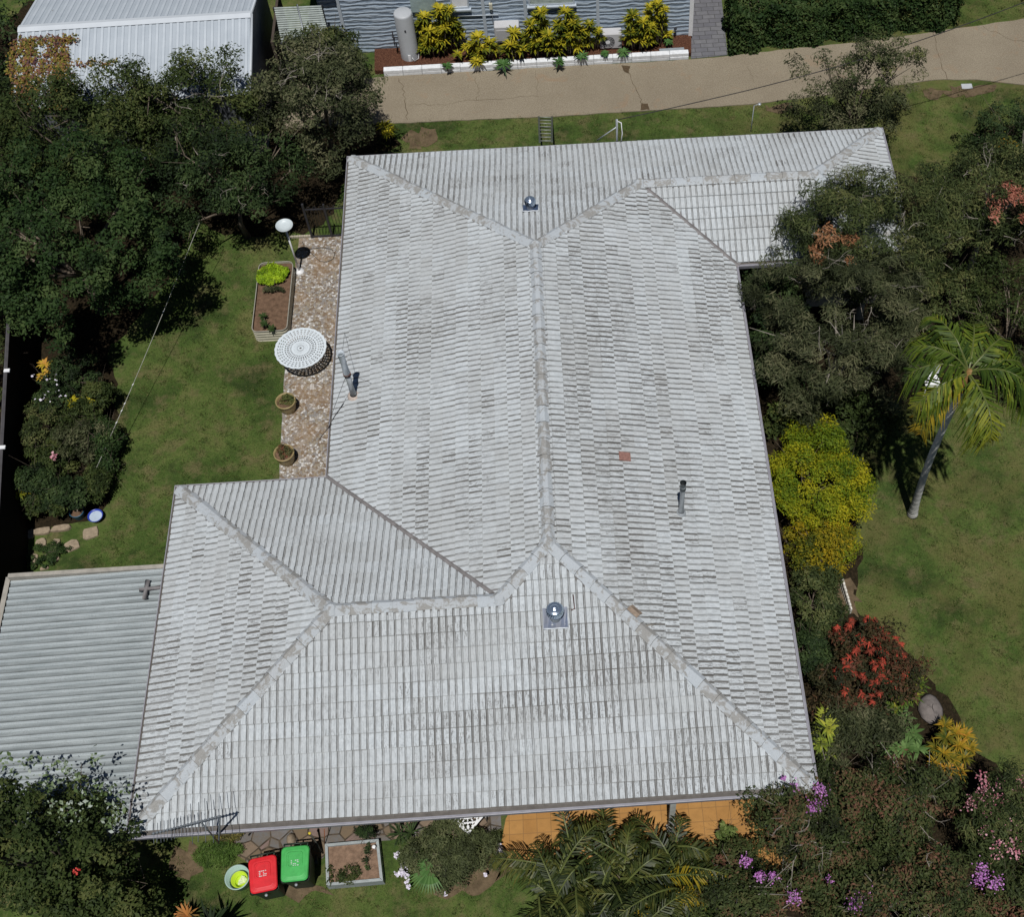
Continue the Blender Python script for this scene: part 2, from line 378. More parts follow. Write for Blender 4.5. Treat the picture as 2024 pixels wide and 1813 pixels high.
# grass blades over the lawns
lawns = [PX((395, 440), (580, 440), (580, 520), (505, 520), (500, 665), (560, 690), (550, 1000), (330, 1300), (150, 1110), (215, 1040), (235, 760), (300, 640)),
         PX((1750, 270), (1800, 175), (2060, 175), (2080, 240), (1960, 330), (1760, 350)),
         PX((780, 240), (1560, 205), (1600, 290), (700, 330)),
         PX((1700, 860), (1880, 770), (2100, 780), (2100, 1560), (1990, 1540), (1880, 1400), (1690, 1220), (1720, 980)),
         PX((300, 1660), (470, 1700), (640, 1752), (1000, 1680), (1060, 1900), (250, 1900)),
         PX((1870, 60), (2100, 20), (2060, -60), (1880, -60))]
pts = []
for pl in lawns:
    a = np.array(pl); lo, hi = a.min(0), a.max(0); ar = np.prod(hi-lo); q = rng.random((int(ar*1500), 2))*(hi-lo)+lo
    pts.append(q[pip(q, pl)])
P0 = np.concatenate(pts)
clump = np.sin(P0[:, 0]*2.1+np.sin(P0[:, 1]*1.7)*2)*np.sin(P0[:, 1]*1.3+P0[:, 0]*.6)
P0 = P0[rng.random(len(P0)) < .75+.25*clump]
n = len(P0); th = rng.random(n)*6.283; tuft = .6+.9*(np.sin(P0[:, 0]*9+np.sin(P0[:, 1]*7)*2)*np.sin(P0[:, 1]*8.3+P0[:, 0]*3) > .45); hh = (.022+.03*rng.random(n))*tuft; lean = rng.random(n)*.055*tuft
lx = rng.random(n)*6.283; wx, wy = np.cos(th)*.0075, np.sin(th)*.0075
V = np.zeros((n, 3, 3)); V[:, 0] = np.c_[P0[:, 0]-wx, P0[:, 1]-wy, np.zeros(n)]; V[:, 1] = np.c_[P0[:, 0]+wx, P0[:, 1]+wy, np.zeros(n)]
V[:, 2] = np.c_[P0[:, 0]+np.cos(lx)*lean, P0[:, 1]+np.sin(lx)*lean, hh]
o = npmesh('grass', V.reshape(-1, 3), np.arange(3*n).reshape(-1, 3), leafmat('grass_blade', [(.024, .042, .010), (.050, .084, .018), (.080, .110, .028), (.16, .145, .06)], .7, .15, .05, ns=.55), None, {'rnd': np.repeat(rng.random(n), 3)})
tag(o, 'short patchy lawn grass around the house', 'grass', kind='stuff')

# ---------------------------------------------------------------- the house
house = thing('house', 'single storey house under a weathered white painted tile hip roof', 'house', (W/2, L/2, 0))
m = MB(); wi = .55
foot = [(-A_+wi, wi+.6), (4.6, wi+.6), (4.6, 2.4), (W-wi, 2.4), (W-wi, L-D_+wi), (W+Cw-wi, L-D_+wi), (W+Cw-wi, L-wi), (wi, L-wi), (wi, B_-wi), (-A_+wi, B_-wi)]
k = len(foot); m.add([(x, y, 0) for x, y in foot]+[(x, y, HE+.02) for x, y in foot], [[i, (i+1) % k, k+(i+1) % k, k+i] for i in range(k)]); m.build('wall', M_WALL, house)
eave = [(-A_, 0), (W, 0), (W, L-D_), (W+Cw, L-D_), (W+Cw, L), (0, L), (0, B_), (-A_, B_)]
def miter(poly):
    out = []
    n = len(poly)
    for i in range(n):
        p, a, b = np.array(poly[i]), np.array(poly[i-1]), np.array(poly[(i+1) % n])
        d1 = (p-a)/np.linalg.norm(p-a); d2 = (b-p)/np.linalg.norm(b-p); n1 = np.array([-d1[1], d1[0]]); n2 = np.array([-d2[1], d2[0]])
        out.append((n1+n2)/(1+n1@n2))
    return out
mi = miter(eave)
sof = MB()
q = [np.array(p)+mi[i]*.12 for i, p in enumerate(eave)]; q2 = [np.array(p)+mi[i]*.6 for i, p in enumerate(eave)]
for i in range(8):
    j = (i+1) % 8; sof.add([(*q[i], HE-.12), (*q[j], HE-.12), (*q2[j], HE-.12), (*q2[i], HE-.12)], [[0, 1, 2, 3]])
    sof.add([(*q[i], HE-.16), (*q[j], HE-.16), (*q[j], HE+.03), (*q[i], HE+.03)], [[0, 1, 2, 3]])
sof.build('eave_lining', M_WHITE, house)
for i in range(8):
    j = (i+1) % 8; g = MB()
    wd = .135 if i != 0 else .20
    prof = [(.01, -.11), (0, -.02), (0, .012), (.012, .016), (.02, .012), (.022, .004), (wd, .012), (wd, -.10)]
    if i in (5, 6, 7): prof = [(.01, -.11), (0, -.02), (0, .014), (.012, .018), (.02, .014), (.024, -.05), (wd-.01, -.05), (wd, .0), (wd, -.10)]
    vs = []
    for e in (i, j): vs += [(*(np.array(eave[e])+mi[e]*d), HE+z) for d, z in prof]
    kk = len(prof)
    for r in range(kk-1):
        g.mi = 1 if r in (2, 3) else 0
        g.add([vs[r], vs[r+1], vs[kk+r+1], vs[kk+r]], [[0, 1, 2, 3]])
    g.build('gutter', [M_GUT, M_GUTL], house)
# downpipe at the inner corner over the carport
c1 = UX(300, 1140, 2.45)

def plane_pt(x, y, ax): return (x, y, HE + T*ax)
TW, TG = .30, .32
prof_u = [0, .006, .011, .103, .109, .117, .135, .144, .152, .158, .252, .258, .266, .290, .300]
prof_h = [0, .020, .022, .022, .018, 0, 0, 0, .018, .022, .022, .018, 0, 0, -.006]
prof_c = [1.2, .6, 0, 0, .7, 1.25, .62, 1.25, .7, 0, 0, .7, 1.25, .62, 1.4]
NP = len(prof_u)
PU, PH, PC = np.array(prof_u), np.array(prof_h), np.array(prof_c)
wear_seed = [rng.random(64)*100 for _ in range(8)]
def vnoise(x, y, s):
    def h(i, j): return (np.sin(i*127.1+j*311.7+s*74.7)*43758.5453) % 1
    xi, yi = np.floor(x), np.floor(y); fx, fy = x-xi, y-yi; fx = fx*fx*(3-2*fx); fy = fy*fy*(3-2*fy)
    return (h(xi, yi)*(1-fx)+h(xi+1, yi)*fx)*(1-fy)+(h(xi, yi+1)*(1-fx)+h(xi+1, yi+1)*fx)*fy
roof_bm = []
faces_def = [
    # origin corner, u direction, inward direction, polygon pieces (plan), worn amount
    ((-A_, 0), (1, 0), (0, 1), [[(-A_, 0), (B_/2, 0), (B_/2, B_/2), (-A_+B_/2, B_/2)], [(B_/2, 0), (W, 0), (W/2, W/2), (B_/2, B_/2)]], .50, 0),
    ((-A_, B_), (0, -1), (1, 0), [[(-A_, B_), (-A_, 0), (-A_+B_/2, B_/2)]], .30, 1),
    ((0, B_), (-1, 0), (0, -1), [[(0, B_), (-A_, B_), (-A_+B_/2, B_/2), (B_/2, B_/2)]], .12, 2),
    ((0, L), (0, -1), (1, 0), [[(0, L), (0, B_), (B_/2, B_/2), (W/2, W/2), (W/2, L-W/2)]], .30, 3),
    ((W+Cw, L), (-1, 0), (0, -1), [[(W+Cw, L), (W-D_/2, L), (W-D_/2, L-D_/2), (W+Cw-D_/2, L-D_/2)], [(W-D_/2, L), (0, L), (W/2, L-W/2), (W-D_/2, L-D_/2)]], .22, 4),
    ((W+Cw, L-D_), (0, 1), (-1, 0), [[(W+Cw, L-D_), (W+Cw, L), (W+Cw-D_/2, L-D_/2)]], .1, 5),
    ((W, L-D_), (1, 0), (0, 1), [[(W, L-D_), (W+Cw, L-D_), (W+Cw-D_/2, L-D_/2), (W-D_/2, L-D_/2)]], .12, 6),
    ((W, 0), (0, 1), (-1, 0), [[(W, 0), (W, L-D_), (W-D_/2, L-D_/2), (W/2, L-W/2), (W/2, W/2)]], .42, 7)]
cosp = 1/math.sqrt(1+T*T); sinp = T*cosp
valleys = [((0, B_), (B_/2, B_/2)), ((W, L-D_), (W-D_/2, L-D_/2))]
big = bmesh.new(); lay = {k: big.verts.layers.float.new(k) for k in ('ch', 'wear', 'tone', 'tu', 'tv')}
worn = [(*UR(px, py)[:2], a, b, c) for px, py, a, b, c in ((910, 1440, 1.5, .35, .9), (860, 1260, .9, .35, .8), (1020, 1405, .6, .25, .8), (1160, 1545, .5, .25, .7), (840, 1300, .5, .3, .5), (822, 930, .16, 1.6, 1.), (945, 560, .2, .9, .6), (950, 780, .2, .5, .7), (1245, 600, .3, 1.0, .7), (1290, 760, .5, 1.5, .5), (1250, 870, .3, .4, .6), (1330, 1000, .9, 1.0, .3), (1260, 420, .5, .4, .5), (620, 1050, .5, .5, .3))]
for (O, ud, wd_, pieces, wn, sid) in faces_def:
    O = np.array(O, float); ud = np.array(ud, float); wd_ = np.array(wd_, float)
    allp = np.array([p for pc in pieces for p in pc])-O
    u0, u1 = (allp@ud).min(), (allp@ud).max(); v1 = (allp@wd_).max()/cosp
    ks = np.arange(0, int(v1/TG)+2); Vs = []; Fs = []; aC = []; aW = []; aT = []; base = 0
    for k in ks:
        v0 = (.15 if sid == 0 else .10)+k*TG; off = (.030*(k % 2)+rng.normal(0, .020)) if sid in (3, 7, 1, 5) else rng.normal(0, .0035)
        j = np.arange(int((u0-.6)/TW), int((u1+.6)/TW)+1); us = j*TW+off
        # tiles near the polygon only
        nt_ = len(us); lift = .032+rng.normal(0, .0025, nt_); tw = rng.normal(0, .003, nt_); hw = vnoise(us*.8+sid*9, np.full(nt_, v0*2.2), sid)
        wv = np.clip((vnoise(us*.45+sid*5, np.full(nt_, v0*1.1), sid+3)-.62)*4.5, 0, 1)*.9*wn*2+np.where(rng.random(nt_) < .05*wn*3, .6, 0)+wn*.22
        tc = O[None]+us[:, None]*ud[None]+v0*cosp*wd_[None]
        for gx, gy, gr, gs, ga in worn: wv = wv+ga*np.exp(-((tc[:, 0]-gx)/gr)**2-((tc[:, 1]-gy)/gs)**2)
        wv = np.clip(wv*(.45+.75*rng.random(nt_)), 0, 1); tn = np.clip(hw*.7+rng.normal(0, .12, nt_), 0, 1)
        nose = np.full(nt_, v0)+rng.normal(0, .003, nt_)
        uu = us[:, None]+PU[None]; hh = PH[None]+0*uu
        rows = []
        rows.append((uu, nose[:, None]+.002+0*uu, hh+lift[:, None]+tw[:, None]*(PU[None]/TW-.5)*2-.024))
        rows.append((uu, nose[:, None]+0*uu, hh+lift[:, None]+tw[:, None]*(PU[None]/TW-.5)*2))
        rows.append((uu, nose[:, None]+TG-.020+0*uu, hh+.006+0*uu))
        rows.append((uu, nose[:, None]+TG-.010+0*uu, hh+.005+0*uu))
        rows.append((uu, nose[:, None]+TG+.02+0*uu, hh+.004+0*uu))
        for r, (a, b, c) in enumerate(rows): pass
        G = np.stack([np.stack(r, -1) for r in rows], 1)          # tile,row,pt,3
        Vs.append(G.reshape(-1, 3))
        side = sid in (3, 7, 1, 5); cc = np.broadcast_to(PC, (nt_, 5, NP)).copy(); cc[:, :, 6] = cc[:, :, 13] = (.95 if side else .50); cc *= (.68+.45*rng.random((nt_, 1, 1))) if side else (.75+.4*rng.random((nt_, 1, 1))); cc[:, 0] = .8; cc[:, 3:] = np.maximum(cc[:, 3:], .55 if side else .80)  # side slopes: channel shade painted in darker, over the wear
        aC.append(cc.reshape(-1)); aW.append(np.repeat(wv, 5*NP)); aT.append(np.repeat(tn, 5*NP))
        idx = base+np.arange(nt_*5*NP).reshape(nt_, 5, NP)
        f = np.stack([idx[:, :-1, :-1], idx[:, :-1, 1:], idx[:, 1:, 1:], idx[:, 1:, :-1]], -1).reshape(-1, 4)
        Fs.append(f); base += nt_*5*NP
    Vl = np.concatenate(Vs); Fq = np.concatenate(Fs); aC = np.concatenate(aC); aW = np.concatenate(aW); aT = np.concatenate(aT)
    plan = O[None]+Vl[:, :1]*ud[None]+(Vl[:, 1:2]*cosp-Vl[:, 2:3]*sinp)*wd_[None]
    zz = HE+Vl[:, 1]*sinp+Vl[:, 2]*cosp
    Wv = np.c_[plan, zz]
    for pc in pieces:
        pc = [np.array(p, float) for p in pc]; cen = sum(pc)/len(pc)
        # keep faces near the piece
        fc = Wv[Fq].mean(1)[:, :2]; keep = np.ones(len(fc), bool); planes = []
        for i in range(len(pc)):
            a, b = pc[i], pc[(i+1) % len(pc)]; d = (b-a)/np.linalg.norm(b-a); nn = np.array([d[1], -d[0]])
            if nn@(cen-a) > 0: nn = -nn                            # outward
            ins = 0.0
            for va in valleys:
                if (np.allclose(a, va[0]) and np.allclose(b, va[1])) or (np.allclose(b, va[0]) and np.allclose(a, va[1])): ins = .045
                elif abs(np.cross(np.array(va[1])-np.array(va[0]), a-np.array(va[0]))) < 1e-6 and abs(np.cross(np.array(va[1])-np.array(va[0]), b-np.array(va[0]))) < 1e-6: ins = .045
            isE = abs(d@ud) > .999 and abs((a-O)@wd_) < 1e-6
            if isE: continue
            planes.append((a-nn*ins, nn)); keep &= ((fc-(a-nn*ins))@nn) < .25
        bm = bmesh.new(); F2 = Fq[keep]; used, inv = np.unique(F2, return_inverse=True); inv = inv.reshape(F2.shape)
        me = bpy.data.meshes.new('t'); me.from_pydata(Wv[used].tolist(), [], inv.tolist())
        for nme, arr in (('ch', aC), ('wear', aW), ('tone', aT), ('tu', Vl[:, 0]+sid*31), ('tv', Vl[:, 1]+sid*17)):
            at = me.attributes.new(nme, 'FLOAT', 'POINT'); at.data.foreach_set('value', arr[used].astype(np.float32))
        bm.from_mesh(me)
        for a, nn in planes:
            bmesh.ops.bisect_plane(bm, geom=bm.verts[:]+bm.edges[:]+bm.faces[:], plane_co=(a[0], a[1], 0), plane_no=(nn[0], nn[1], 0), clear_outer=True, dist=1e-5)
        bm.to_mesh(me); bm.free(); big.from_mesh(me); bpy.data.meshes.remove(me)
rme = bpy.data.meshes.new('roof'); big.to_mesh(rme); big.free()
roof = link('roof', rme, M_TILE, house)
und = MB()
for (O, ud, wd_, pieces, wn, sid) in faces_def:
    O = np.array(O, float); wv = np.array(wd_, float)
    for pc in pieces:
        und.add([(p[0], p[1], HE-.012+T*((np.array(p)-O)@wv)) for p in pc], [list(range(len(pc)))])
und.build('roof_batten_layer', M_UNDER, roof)
def PT(x, y, h): return np.array([x, y, HE+T*h])
P1 = PT(W/2, L-W/2, W/2); P2 = PT(W/2, W/2, W/2); P3 = PT(B_/2, B_/2, B_/2); P4 = PT(-A_+B_/2, B_/2, B_/2); P5 = PT(W-D_/2, L-D_/2, D_/2); P6 = PT(W+Cw-D_/2, L-D_/2, D_/2)
def cap_run(p, q, tt):
    """p low end, q high end"""
    p, q = np.array(p), np.array(q); m = MB(); Ln = np.linalg.norm(q-p); nc = max(2, round(Ln/.43)); d = (q-p)/Ln
    s = np.cross(d, [0, 0, 1]); s /= np.linalg.norm(s); up = np.array([0, 0, 1.])
    prof = [(-.150, .010), (-.142, .036), (-.060, .080), (-.048, .084), (.048, .084), (.060, .080), (.142, .036), (.150, .010)]
    for i in range(nc):
        a = p+d*(Ln*i/nc-.02); b = p+d*(Ln*(i+1)/nc+.02); j = rng.normal(0, .004, 2); r = rng.normal(0, .004)
        vs = []
        for e, (o, sc, zz) in enumerate(((a, 1.05, .016), (a+d*.05, 1.04, .014), (b, .96, .0))):
            for x, z in prof: vs.append(o+s*(x*sc+j[0])+up*(z+zz-abs(x)*tt*.9+r+x*j[1]))
        n = len(prof); fs = [[r_*n+k, r_*n+k+1, (r_+1)*n+k+1, (r_+1)*n+k] for r_ in range(2) for k in range(n-1)]
        m.sm = False; m.mi = 0; m.add(vs, fs); m.mi = 1; m.add([v-d*.002 for v in vs[:n]]+[v-d*.004+up*(-.012) for v in vs[:n]], [[k+1, k, n+k, n+k+1] for k in range(n-1)]+[list(range(2*n-1, n-1, -1))])
    m.mi = 1; N = int(Ln/.08); vs = []                       # bedding mortar, a little ragged
    for i in range(N+1):
        o = p+d*Ln*i/N
        for sg in (-1, 1):
            x = .168+.012*rng.standard_normal(); vs += [o+s*sg*x+up*(-.17*tt+.012), o+s*sg*.135+up*(-.135*tt+.045)]
    for i in range(N):
        for k in (0, 2): m.add([vs[4*i+k], vs[4*i+k+1], vs[4*i+k+5], vs[4*i+k+4]], [[0, 1, 2, 3]])
    return m.build('ridge_capping', [M_CAP, M_MORT], roof)
h45 = T/math.sqrt(2)
def low(c, q, f=.20):
    c, q = np.array(c, float), np.array(q); return c+(q-c)*f/np.linalg.norm(q-c)
EA = (-A_, 0, HE); EB = (W, 0, HE); EE = (W+Cw, L, HE); EF = (0, L, HE); EH = (-A_, B_, HE); ES = (W+Cw, L-D_, HE)
for p, q, tt in ((EA, P4, h45), (EH, P4, h45), (P4, P3, T), (P3, P2, h45), (EB, P2, h45), (P2, P1, T), (EF, P1, h45), (P5, P1, h45), (P5, P6, T), (EE, P6, h45), (ES, P6, h45)):
    cap_run(low(p, q) if p[2] == HE else p, q, tt)
for P in (P1, P2, P4, P6, P3, P5):
    jm = MB()
    vs = [(P[0]+.165*math.cos(t)*(1+.12*math.sin(3*t)), P[1]+.165*math.sin(t), P[2]+.03) for t in np.linspace(0, 6.283, 13)[:-1]]
    vs += [(P[0]+.085*math.cos(t), P[1]+.085*math.sin(t), P[2]+.104) for t in np.linspace(0, 6.283, 13)[:-1]]
    jm.add(vs, [[i, (i+1) % 12, 12+(i+1) % 12, 12+i] for i in range(12)]+[list(range(12, 24))])
    jm.build('ridge_junction', M_CAP, roof)
M_VAL = plain('valley_metal', (.20, .19, .19), .6, .3, var=.3)
for a, b in (((0, B_, HE), P3), ((W, L-D_, HE), P5)):
    m = MB(); a = np.array(a); b = np.array(b); d = (b-a)[:2]/np.linalg.norm((b-a)[:2]); s = np.array([-d[1], d[0]])
    vs = []
    for p in (a, b):
        for x, z in ((-.16, .16*h45), (-.045, .045*h45+.02), (-.03, .02*h45), (.03, .02*h45), (.045, .045*h45+.02), (.16, .16*h45)): vs.append((p[0]+s[0]*x, p[1]+s[1]*x, p[2]+z+.004))
    m.add(vs, [[k, k+1, 7+k, 6+k] for k in range(5)]); m.build('valley_flashing', M_VAL, roof)
# bare terracotta coloured tile and small repairs
m = MB(); p = UR(1235, 905); sl = -T
def on_roof(px, py, du, dv, h, axis):
    p = UR(px, py)
    return p
vs = [(p[0]+dx, p[1]+dy, RH(p[0]+dx, p[1]+dy)+z) for z in (.02, .068) for dx, dy in ((-.13, -.11), (.13, -.11), (.13, .11), (-.13, .11))]
m.add(vs, [[4, 5, 6, 7], [0, 1, 5, 4], [1, 2, 6, 5], [2, 3, 7, 6], [3, 0, 4, 7]]); m.build('bare_tile', plain('bare_terracotta', (.27, .15, .125), .9, .1, var=.4, scale=14), roof)['label'] = 'small bare reddish tile where the white paint is gone'
m = MB(); p = np.array(UR(1270, 1228)); d = np.array([.35, -.33, 0]); p[0] -= .12
pts = [p+d*t for t in (-.55, 0.)]
vs = []
for q in pts:
    for x, z in ((-.0, .10), (.10, .12), (.19, .06), (.20, .02)): 
        v = q+np.array([x*.7, x*.7, 0]); vs.append((v[0], v[1], RH(v[0], v[1])+z+.03))
m.add(vs, [[k, k+1, 5+k, 4+k] for k in range(3)]); m.build('cracked_cap', plain('raw_cap', (.28, .22, .17), .9, .1, var=.35, scale=12), roof)['label'] = 'broken brown end of a ridge cap on the long hip'
m = MB(); q = [UR(1262, 1243), UR(1296, 1236)]; m.tube([(a[0], a[1], a[2]+.06) for a in q], .014, 6); m.build('lead_strip', M_TWIG, roof)

def on(px, py, dz=.03):
    p = UR(px, py); return (p[0], p[1], p[2]+dz)
def rise(p, h): return (p[0], p[1], p[2]+h)
# small wrench-like iron on the front slope
m = MB(); a, b, c = on(1133, 1178, .05), on(1136, 1206, .05), on(1129, 1209, .05)
m.tube([a, b, c], .014, 5); o = m.build('iron_bar', plain('red_iron', (.11, .04, .035), .8, .2), None); tag(o, 'small dark red hooked iron bar lying beside the larger roof vent', 'iron bar')

# ---------------------------------------------------------------- roof vents
def roof_vent(px, py, s, label):
    p = on(px, py, .02); t = thing('roof_vent', label, 'roof vent', p)
    m = MB(); hw = .25*s
    def rp(x, y, z): return (x, y, RH(x, y)+z)
    N = 6; g = []
    for i in range(N+1):
        for j in range(2): g.append(rp(p[0]-hw+2*hw*i/N, p[1]-hw*.9+2*hw*j*.8, .062+(.008*math.sin(i*2.2) if j == 0 else 0)))
    m.add(g, [[2*i, 2*i+2, 2*i+3, 2*i+1] for i in range(N)])
    m.build('base_flashing', plain('sky_tinted_steel', (.045, .07, .13), .45, .5, metal=0., var=.4), t)  # reflection of the dark sky painted into the navy base colour
    m = MB(); m.tube([g[2*i] for i in range(N+1)], .016, 5); m.tube([g[0], g[1]], .008, 5); m.tube([g[2*N], g[2*N+1]], .008, 5); m.build('turned_edge', plain('turned_steel', (.62, .66, .70), .35, .5), t)
    top = p[2]+.05+.12*s; r = .155*s
    m = MB(); m.lathe((p[0], p[1], p[2]), [(r*.8, 0), (r*.8, .2*s)], 20); m.build('throat', M_GALV, t)
    m = MB(); n = 22; c = (p[0], p[1], p[2]+.20*s)
    for k in range(n):
        a0 = 2*math.pi*k/n; vs = []
        for i in range(5):
            f = i/4; rr = r*(.82+.38*math.sin(math.pi*(.12+f*.62))); z = f*.20*s; tw = a0+f*.35
            for e in (0, 1): vs.append((c[0]+(rr+(.0 if e else -.035*s))*math.cos(tw+e*.2), c[1]+(rr+(.0 if e else -.035*s))*math.sin(tw+e*.2), c[2]+z))
        m.add(vs, [[2*i, 2*i+1, 2*i+3, 2*i+2] for i in range(4)])
    m.build('turbine_vanes', M_CHROME, t)
    m = MB(); m.lathe((c[0], c[1], c[2]+.2*s), [(r*1.0, 0), (r*.97, .012*s), (r*.8, .022*s), (r*.62, .02*s), (r*.58, .035*s), (r*.3, .055*s), (r*.08, .062*s), (.001, .07*s)], 28); m.build('cap', M_CHROME, t)
roof_vent(1098, 1222, 1.02, 'larger shiny spinning roof vent on the front slope with a wavy flashing')
roof_vent(1049, 413, .80, 'smaller shiny spinning roof vent on the back slope')

# ---------------------------------------------------------------- flues
p = on(700, 784, 0)
t = thing('flue_pipe', 'tall pale flue pipe with a rusty joint near the left eave', 'flue pipe', p)
m = MB(); m.lathe(p, [(.16, .0), (.14, .07), (.088, .09)], 16); m.build('base_collar', plain('stained_collar', (.45, .38, .33), .8, .2, var=.3, scale=14), t)
m = MB(); m.tube([rise(p, .03), rise(p, .92)], .078, 16); m.build('lower_pipe', M_GALV, t)
m = MB(); m.tube([rise(p, .88), rise(p, .95)], .092, 16); m.build('joint_band', M_RUST, t)
m = MB(); m.tube([rise(p, .94), rise(p, 1.72)], .085, 16, cap=False); m.lathe(rise(p, 1.70), [(.085, 0), (.095, .02), (.08, .02), (.07, -.1)], 16); m.build('upper_pipe', plain('pale_zinc', (.55, .60, .64), .45, .4, metal=.3), t)
m = MB(); m.tube([rise(p, .93), on(646, 850, .05)], .006, 4); m.tube([rise(p, .95), on(735, 760, .05)], .004, 4); m.tube([rise(p, 1.55), on(682, 660, .05)], .004, 4); m.build('stay_wire', M_DARK, t)
m = MB(); e = on(644, 850, .05); m.tube([on(680, 800, .06), on(662, 826, .055), on(650, 848, .05), (e[0]-.12, e[1]-.3, HE+.05), UX(642, 872, HE)], .011, 5); o = m.build('cable', M_DARK); tag(o, 'dark cable running down the left roof edge to the gutter', 'cable')
p = on(1346, 1016, 0)
t = thing('flue_pipe', 'short steel vent pipe on the right slope', 'vent pipe', p)
m = MB(); m.lathe(p, [(.11, .0), (.10, .08), (.07, .10)], 14); m.build('base_collar', M_GALV, t)
m = MB(); m.tube([rise(p, .03), rise(p, 1.2)], .062, 14, cap=False); m.build('pipe', M_GALV, t)
m = MB(); m.tube([rise(p, 1.05), rise(p, 1.32)], .072, 14, cap=False); m.build('open_end', plain('dark_steel', (.12, .14, .15), .4, .5, metal=.6), t)

# ---------------------------------------------------------------- TV antenna at the front left corner
b = UX(433, 1652, HE+.0); 
t = thing('tv_antenna', 'long many-rod television antenna on a bracket at the front left gutter', 'antenna', b)
z1 = HE+1.15
top = (b[0], b[1], z1)
tip = UX(300, 1650, z1-.2); end = UX(437, 1614, z1+.05)
top = UX(434, 1618, z1)
M_ANT = plain('antenna_grey', (.16, .18, .20), .5, .5, metal=.4)
m = MB(); m.tube([UX(432, 1668, 2.0), UX(434, 1648, 2.5), top], .022, 8); m.build('mast', M_ANT, t)
bm_ = MB(); bm_.tube([end, tip], .016, 8)
m = MB(); m.tube([UX(398, 1627, z1-.05), UX(430, 1664, 2.35)], .018, 6); m.build('brace', M_ANT, t)
bv = np.array(tip)-np.array(end); bn = bv/np.linalg.norm(bv); sx = np.cross(bn, [0, 0, 1]); sx /= np.linalg.norm(sx)
m = MB(); m2 = MB()
for i, f in enumerate(np.linspace(.03, .97, 20)):
    c = np.array(end)+bv*f
    hl = .48-.24*f if i % 2 == 0 else .16
    if i > 9: hl = .20
    tl = np.array([0, 0, .12*(i % 3-1)])
    m.tube([c-sx*hl-tl*hl, c+sx*hl+tl*hl], .006, 5)
    bm_.box(c-np.array([.02, .02, .012]), c+np.array([.02, .02, .03]))
m.build('antenna_rods', M_ANT, t); bm_.build('boom', M_ANT, t)

# ---------------------------------------------------------------- carport
def corr_sheet(name, O, ud, vd, ul, vl, per, amp, mat, parent=None, kind='sine', seg=1):
    """ribs run along vd, repeat along ud"""
    O, ud, vd = map(lambda a: np.array(a, float), (O, ud, vd)); up = np.cross(ud, vd); up /= np.linalg.norm(up); up *= np.sign(up[2]) if abs(up[2]) > .2 else 1
    if kind == 'sine': us = np.arange(0, ul+1e-6, per/8); hs = amp*np.cos(us/per*2*np.pi)
    else:
        base = [(0, 0), (.07, .9), (.10, 1), (.40, 1), (.43, .9), (.50, .12), (.78, .10), (.90, .02)]
        us = []; hs = []
        for k in range(int(ul/per)+1):
            for f, h in base:
                if (k+f)*per <= ul: us.append((k+f)*per); hs.append(h*amp)
        us = np.array(us); hs = np.array(hs)
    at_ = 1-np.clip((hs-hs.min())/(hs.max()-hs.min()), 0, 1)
    V = []; n = len(us)
    for j in range(seg+1): V.append(O[None]+us[:, None]*ud[None]+vd[None]*vl*j/seg+hs[:, None]*up[None])
    V = np.concatenate(V); i = np.arange(n-1)
    Fq = np.concatenate([np.stack([i+j*n, i+1+j*n, i+1+(j+1)*n, i+(j+1)*n], -1) for j in range(seg)])
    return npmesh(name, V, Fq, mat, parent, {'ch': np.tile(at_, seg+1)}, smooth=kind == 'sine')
def m_cpr():
    m = NM('carport_zinc', .6, .35, .15)
    mp = m.t.nodes.new('ShaderNodeMapping'); m.t.links.new(m.obj(), mp.inputs[0]); mp.inputs['Scale'].default_value = (1.2, 14, 1)
    a = m.noise(1, 6, .7, .3, vec=mp.outputs[0]); b = m.noise(35, 4, .7)
    g = m.ramp(a, [(.3, (.27, .31, .32)), (.5, (.36, .40, .41)), (.72, (.44, .485, .495))])
    g = m.mix(m.ramp(b, [(.35, .45), (.5, 0.)]), g, (.22, .24, .23)); g = m.mix(m.math('MULTIPLY', m.ramp(m.attr('ch'), [(.80, 0.), (.97, 1.)]), m.ramp(a, [(.35, 1.), (.7, .55)])), g, (.085, .095, .095)); m.col(g); return m.m  # shade of the rib valleys painted in as dark lines
z0 = 2.22
cp = UX(22, 1148, z0)
car = thing('carport', 'corrugated grey metal carport roof attached to the left of the house', 'carport', (cp[0], cp[1], 0))
ZL, ZR = 2.20, 2.34
xr = -A_+.10; xl = cp[0]; yt = cp[1]; yb = UX(200, 1652, 2.3)[1]; xl2 = -11.5
ln = xr-xl; slope = (ZR-ZL)/ln
cx0 = xl
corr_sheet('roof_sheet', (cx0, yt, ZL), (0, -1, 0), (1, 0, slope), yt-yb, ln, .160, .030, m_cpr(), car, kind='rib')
M_TRIM = plain('beige_trim', (.33, .31, .27), .6, .3)
m = MB(); m.box((cx0-.02, yt+.0, ZL-.12), (xr, yt+.10, ZR+.03)); m.build('barge_trim', M_TRIM, car)
m = MB(); m.box((cx0-.14, yb, ZL-.14), (cx0-.03, yt+.1, ZL+.01)); m.build('gutter', M_TRIM, car)
m = MB(); m.box((cx0-.02, yb-.08, ZL-.12), (xr, yb, ZR-.01)); m.build('fascia', M_TRIM, car)
for a in (yb+.3, (yb+yt)/2, yt-.3):
    m = MB(); m.box((cx0+.1, a-.05, 0), (cx0+.2, a+.05, ZL-.05)); m.build('post', M_DARK, car)
zc = lambda px, py: UX(px, py, 2.42)
a, b, c, d, e = zc(292, 1148), zc(286, 1184), zc(318, 1161), zc(276, 1167), zc(289, 1163)
t = thing('rainwater_spreader', 'grey cross shaped rainwater spreader pipe resting on the carport roof', 'downpipe', e)
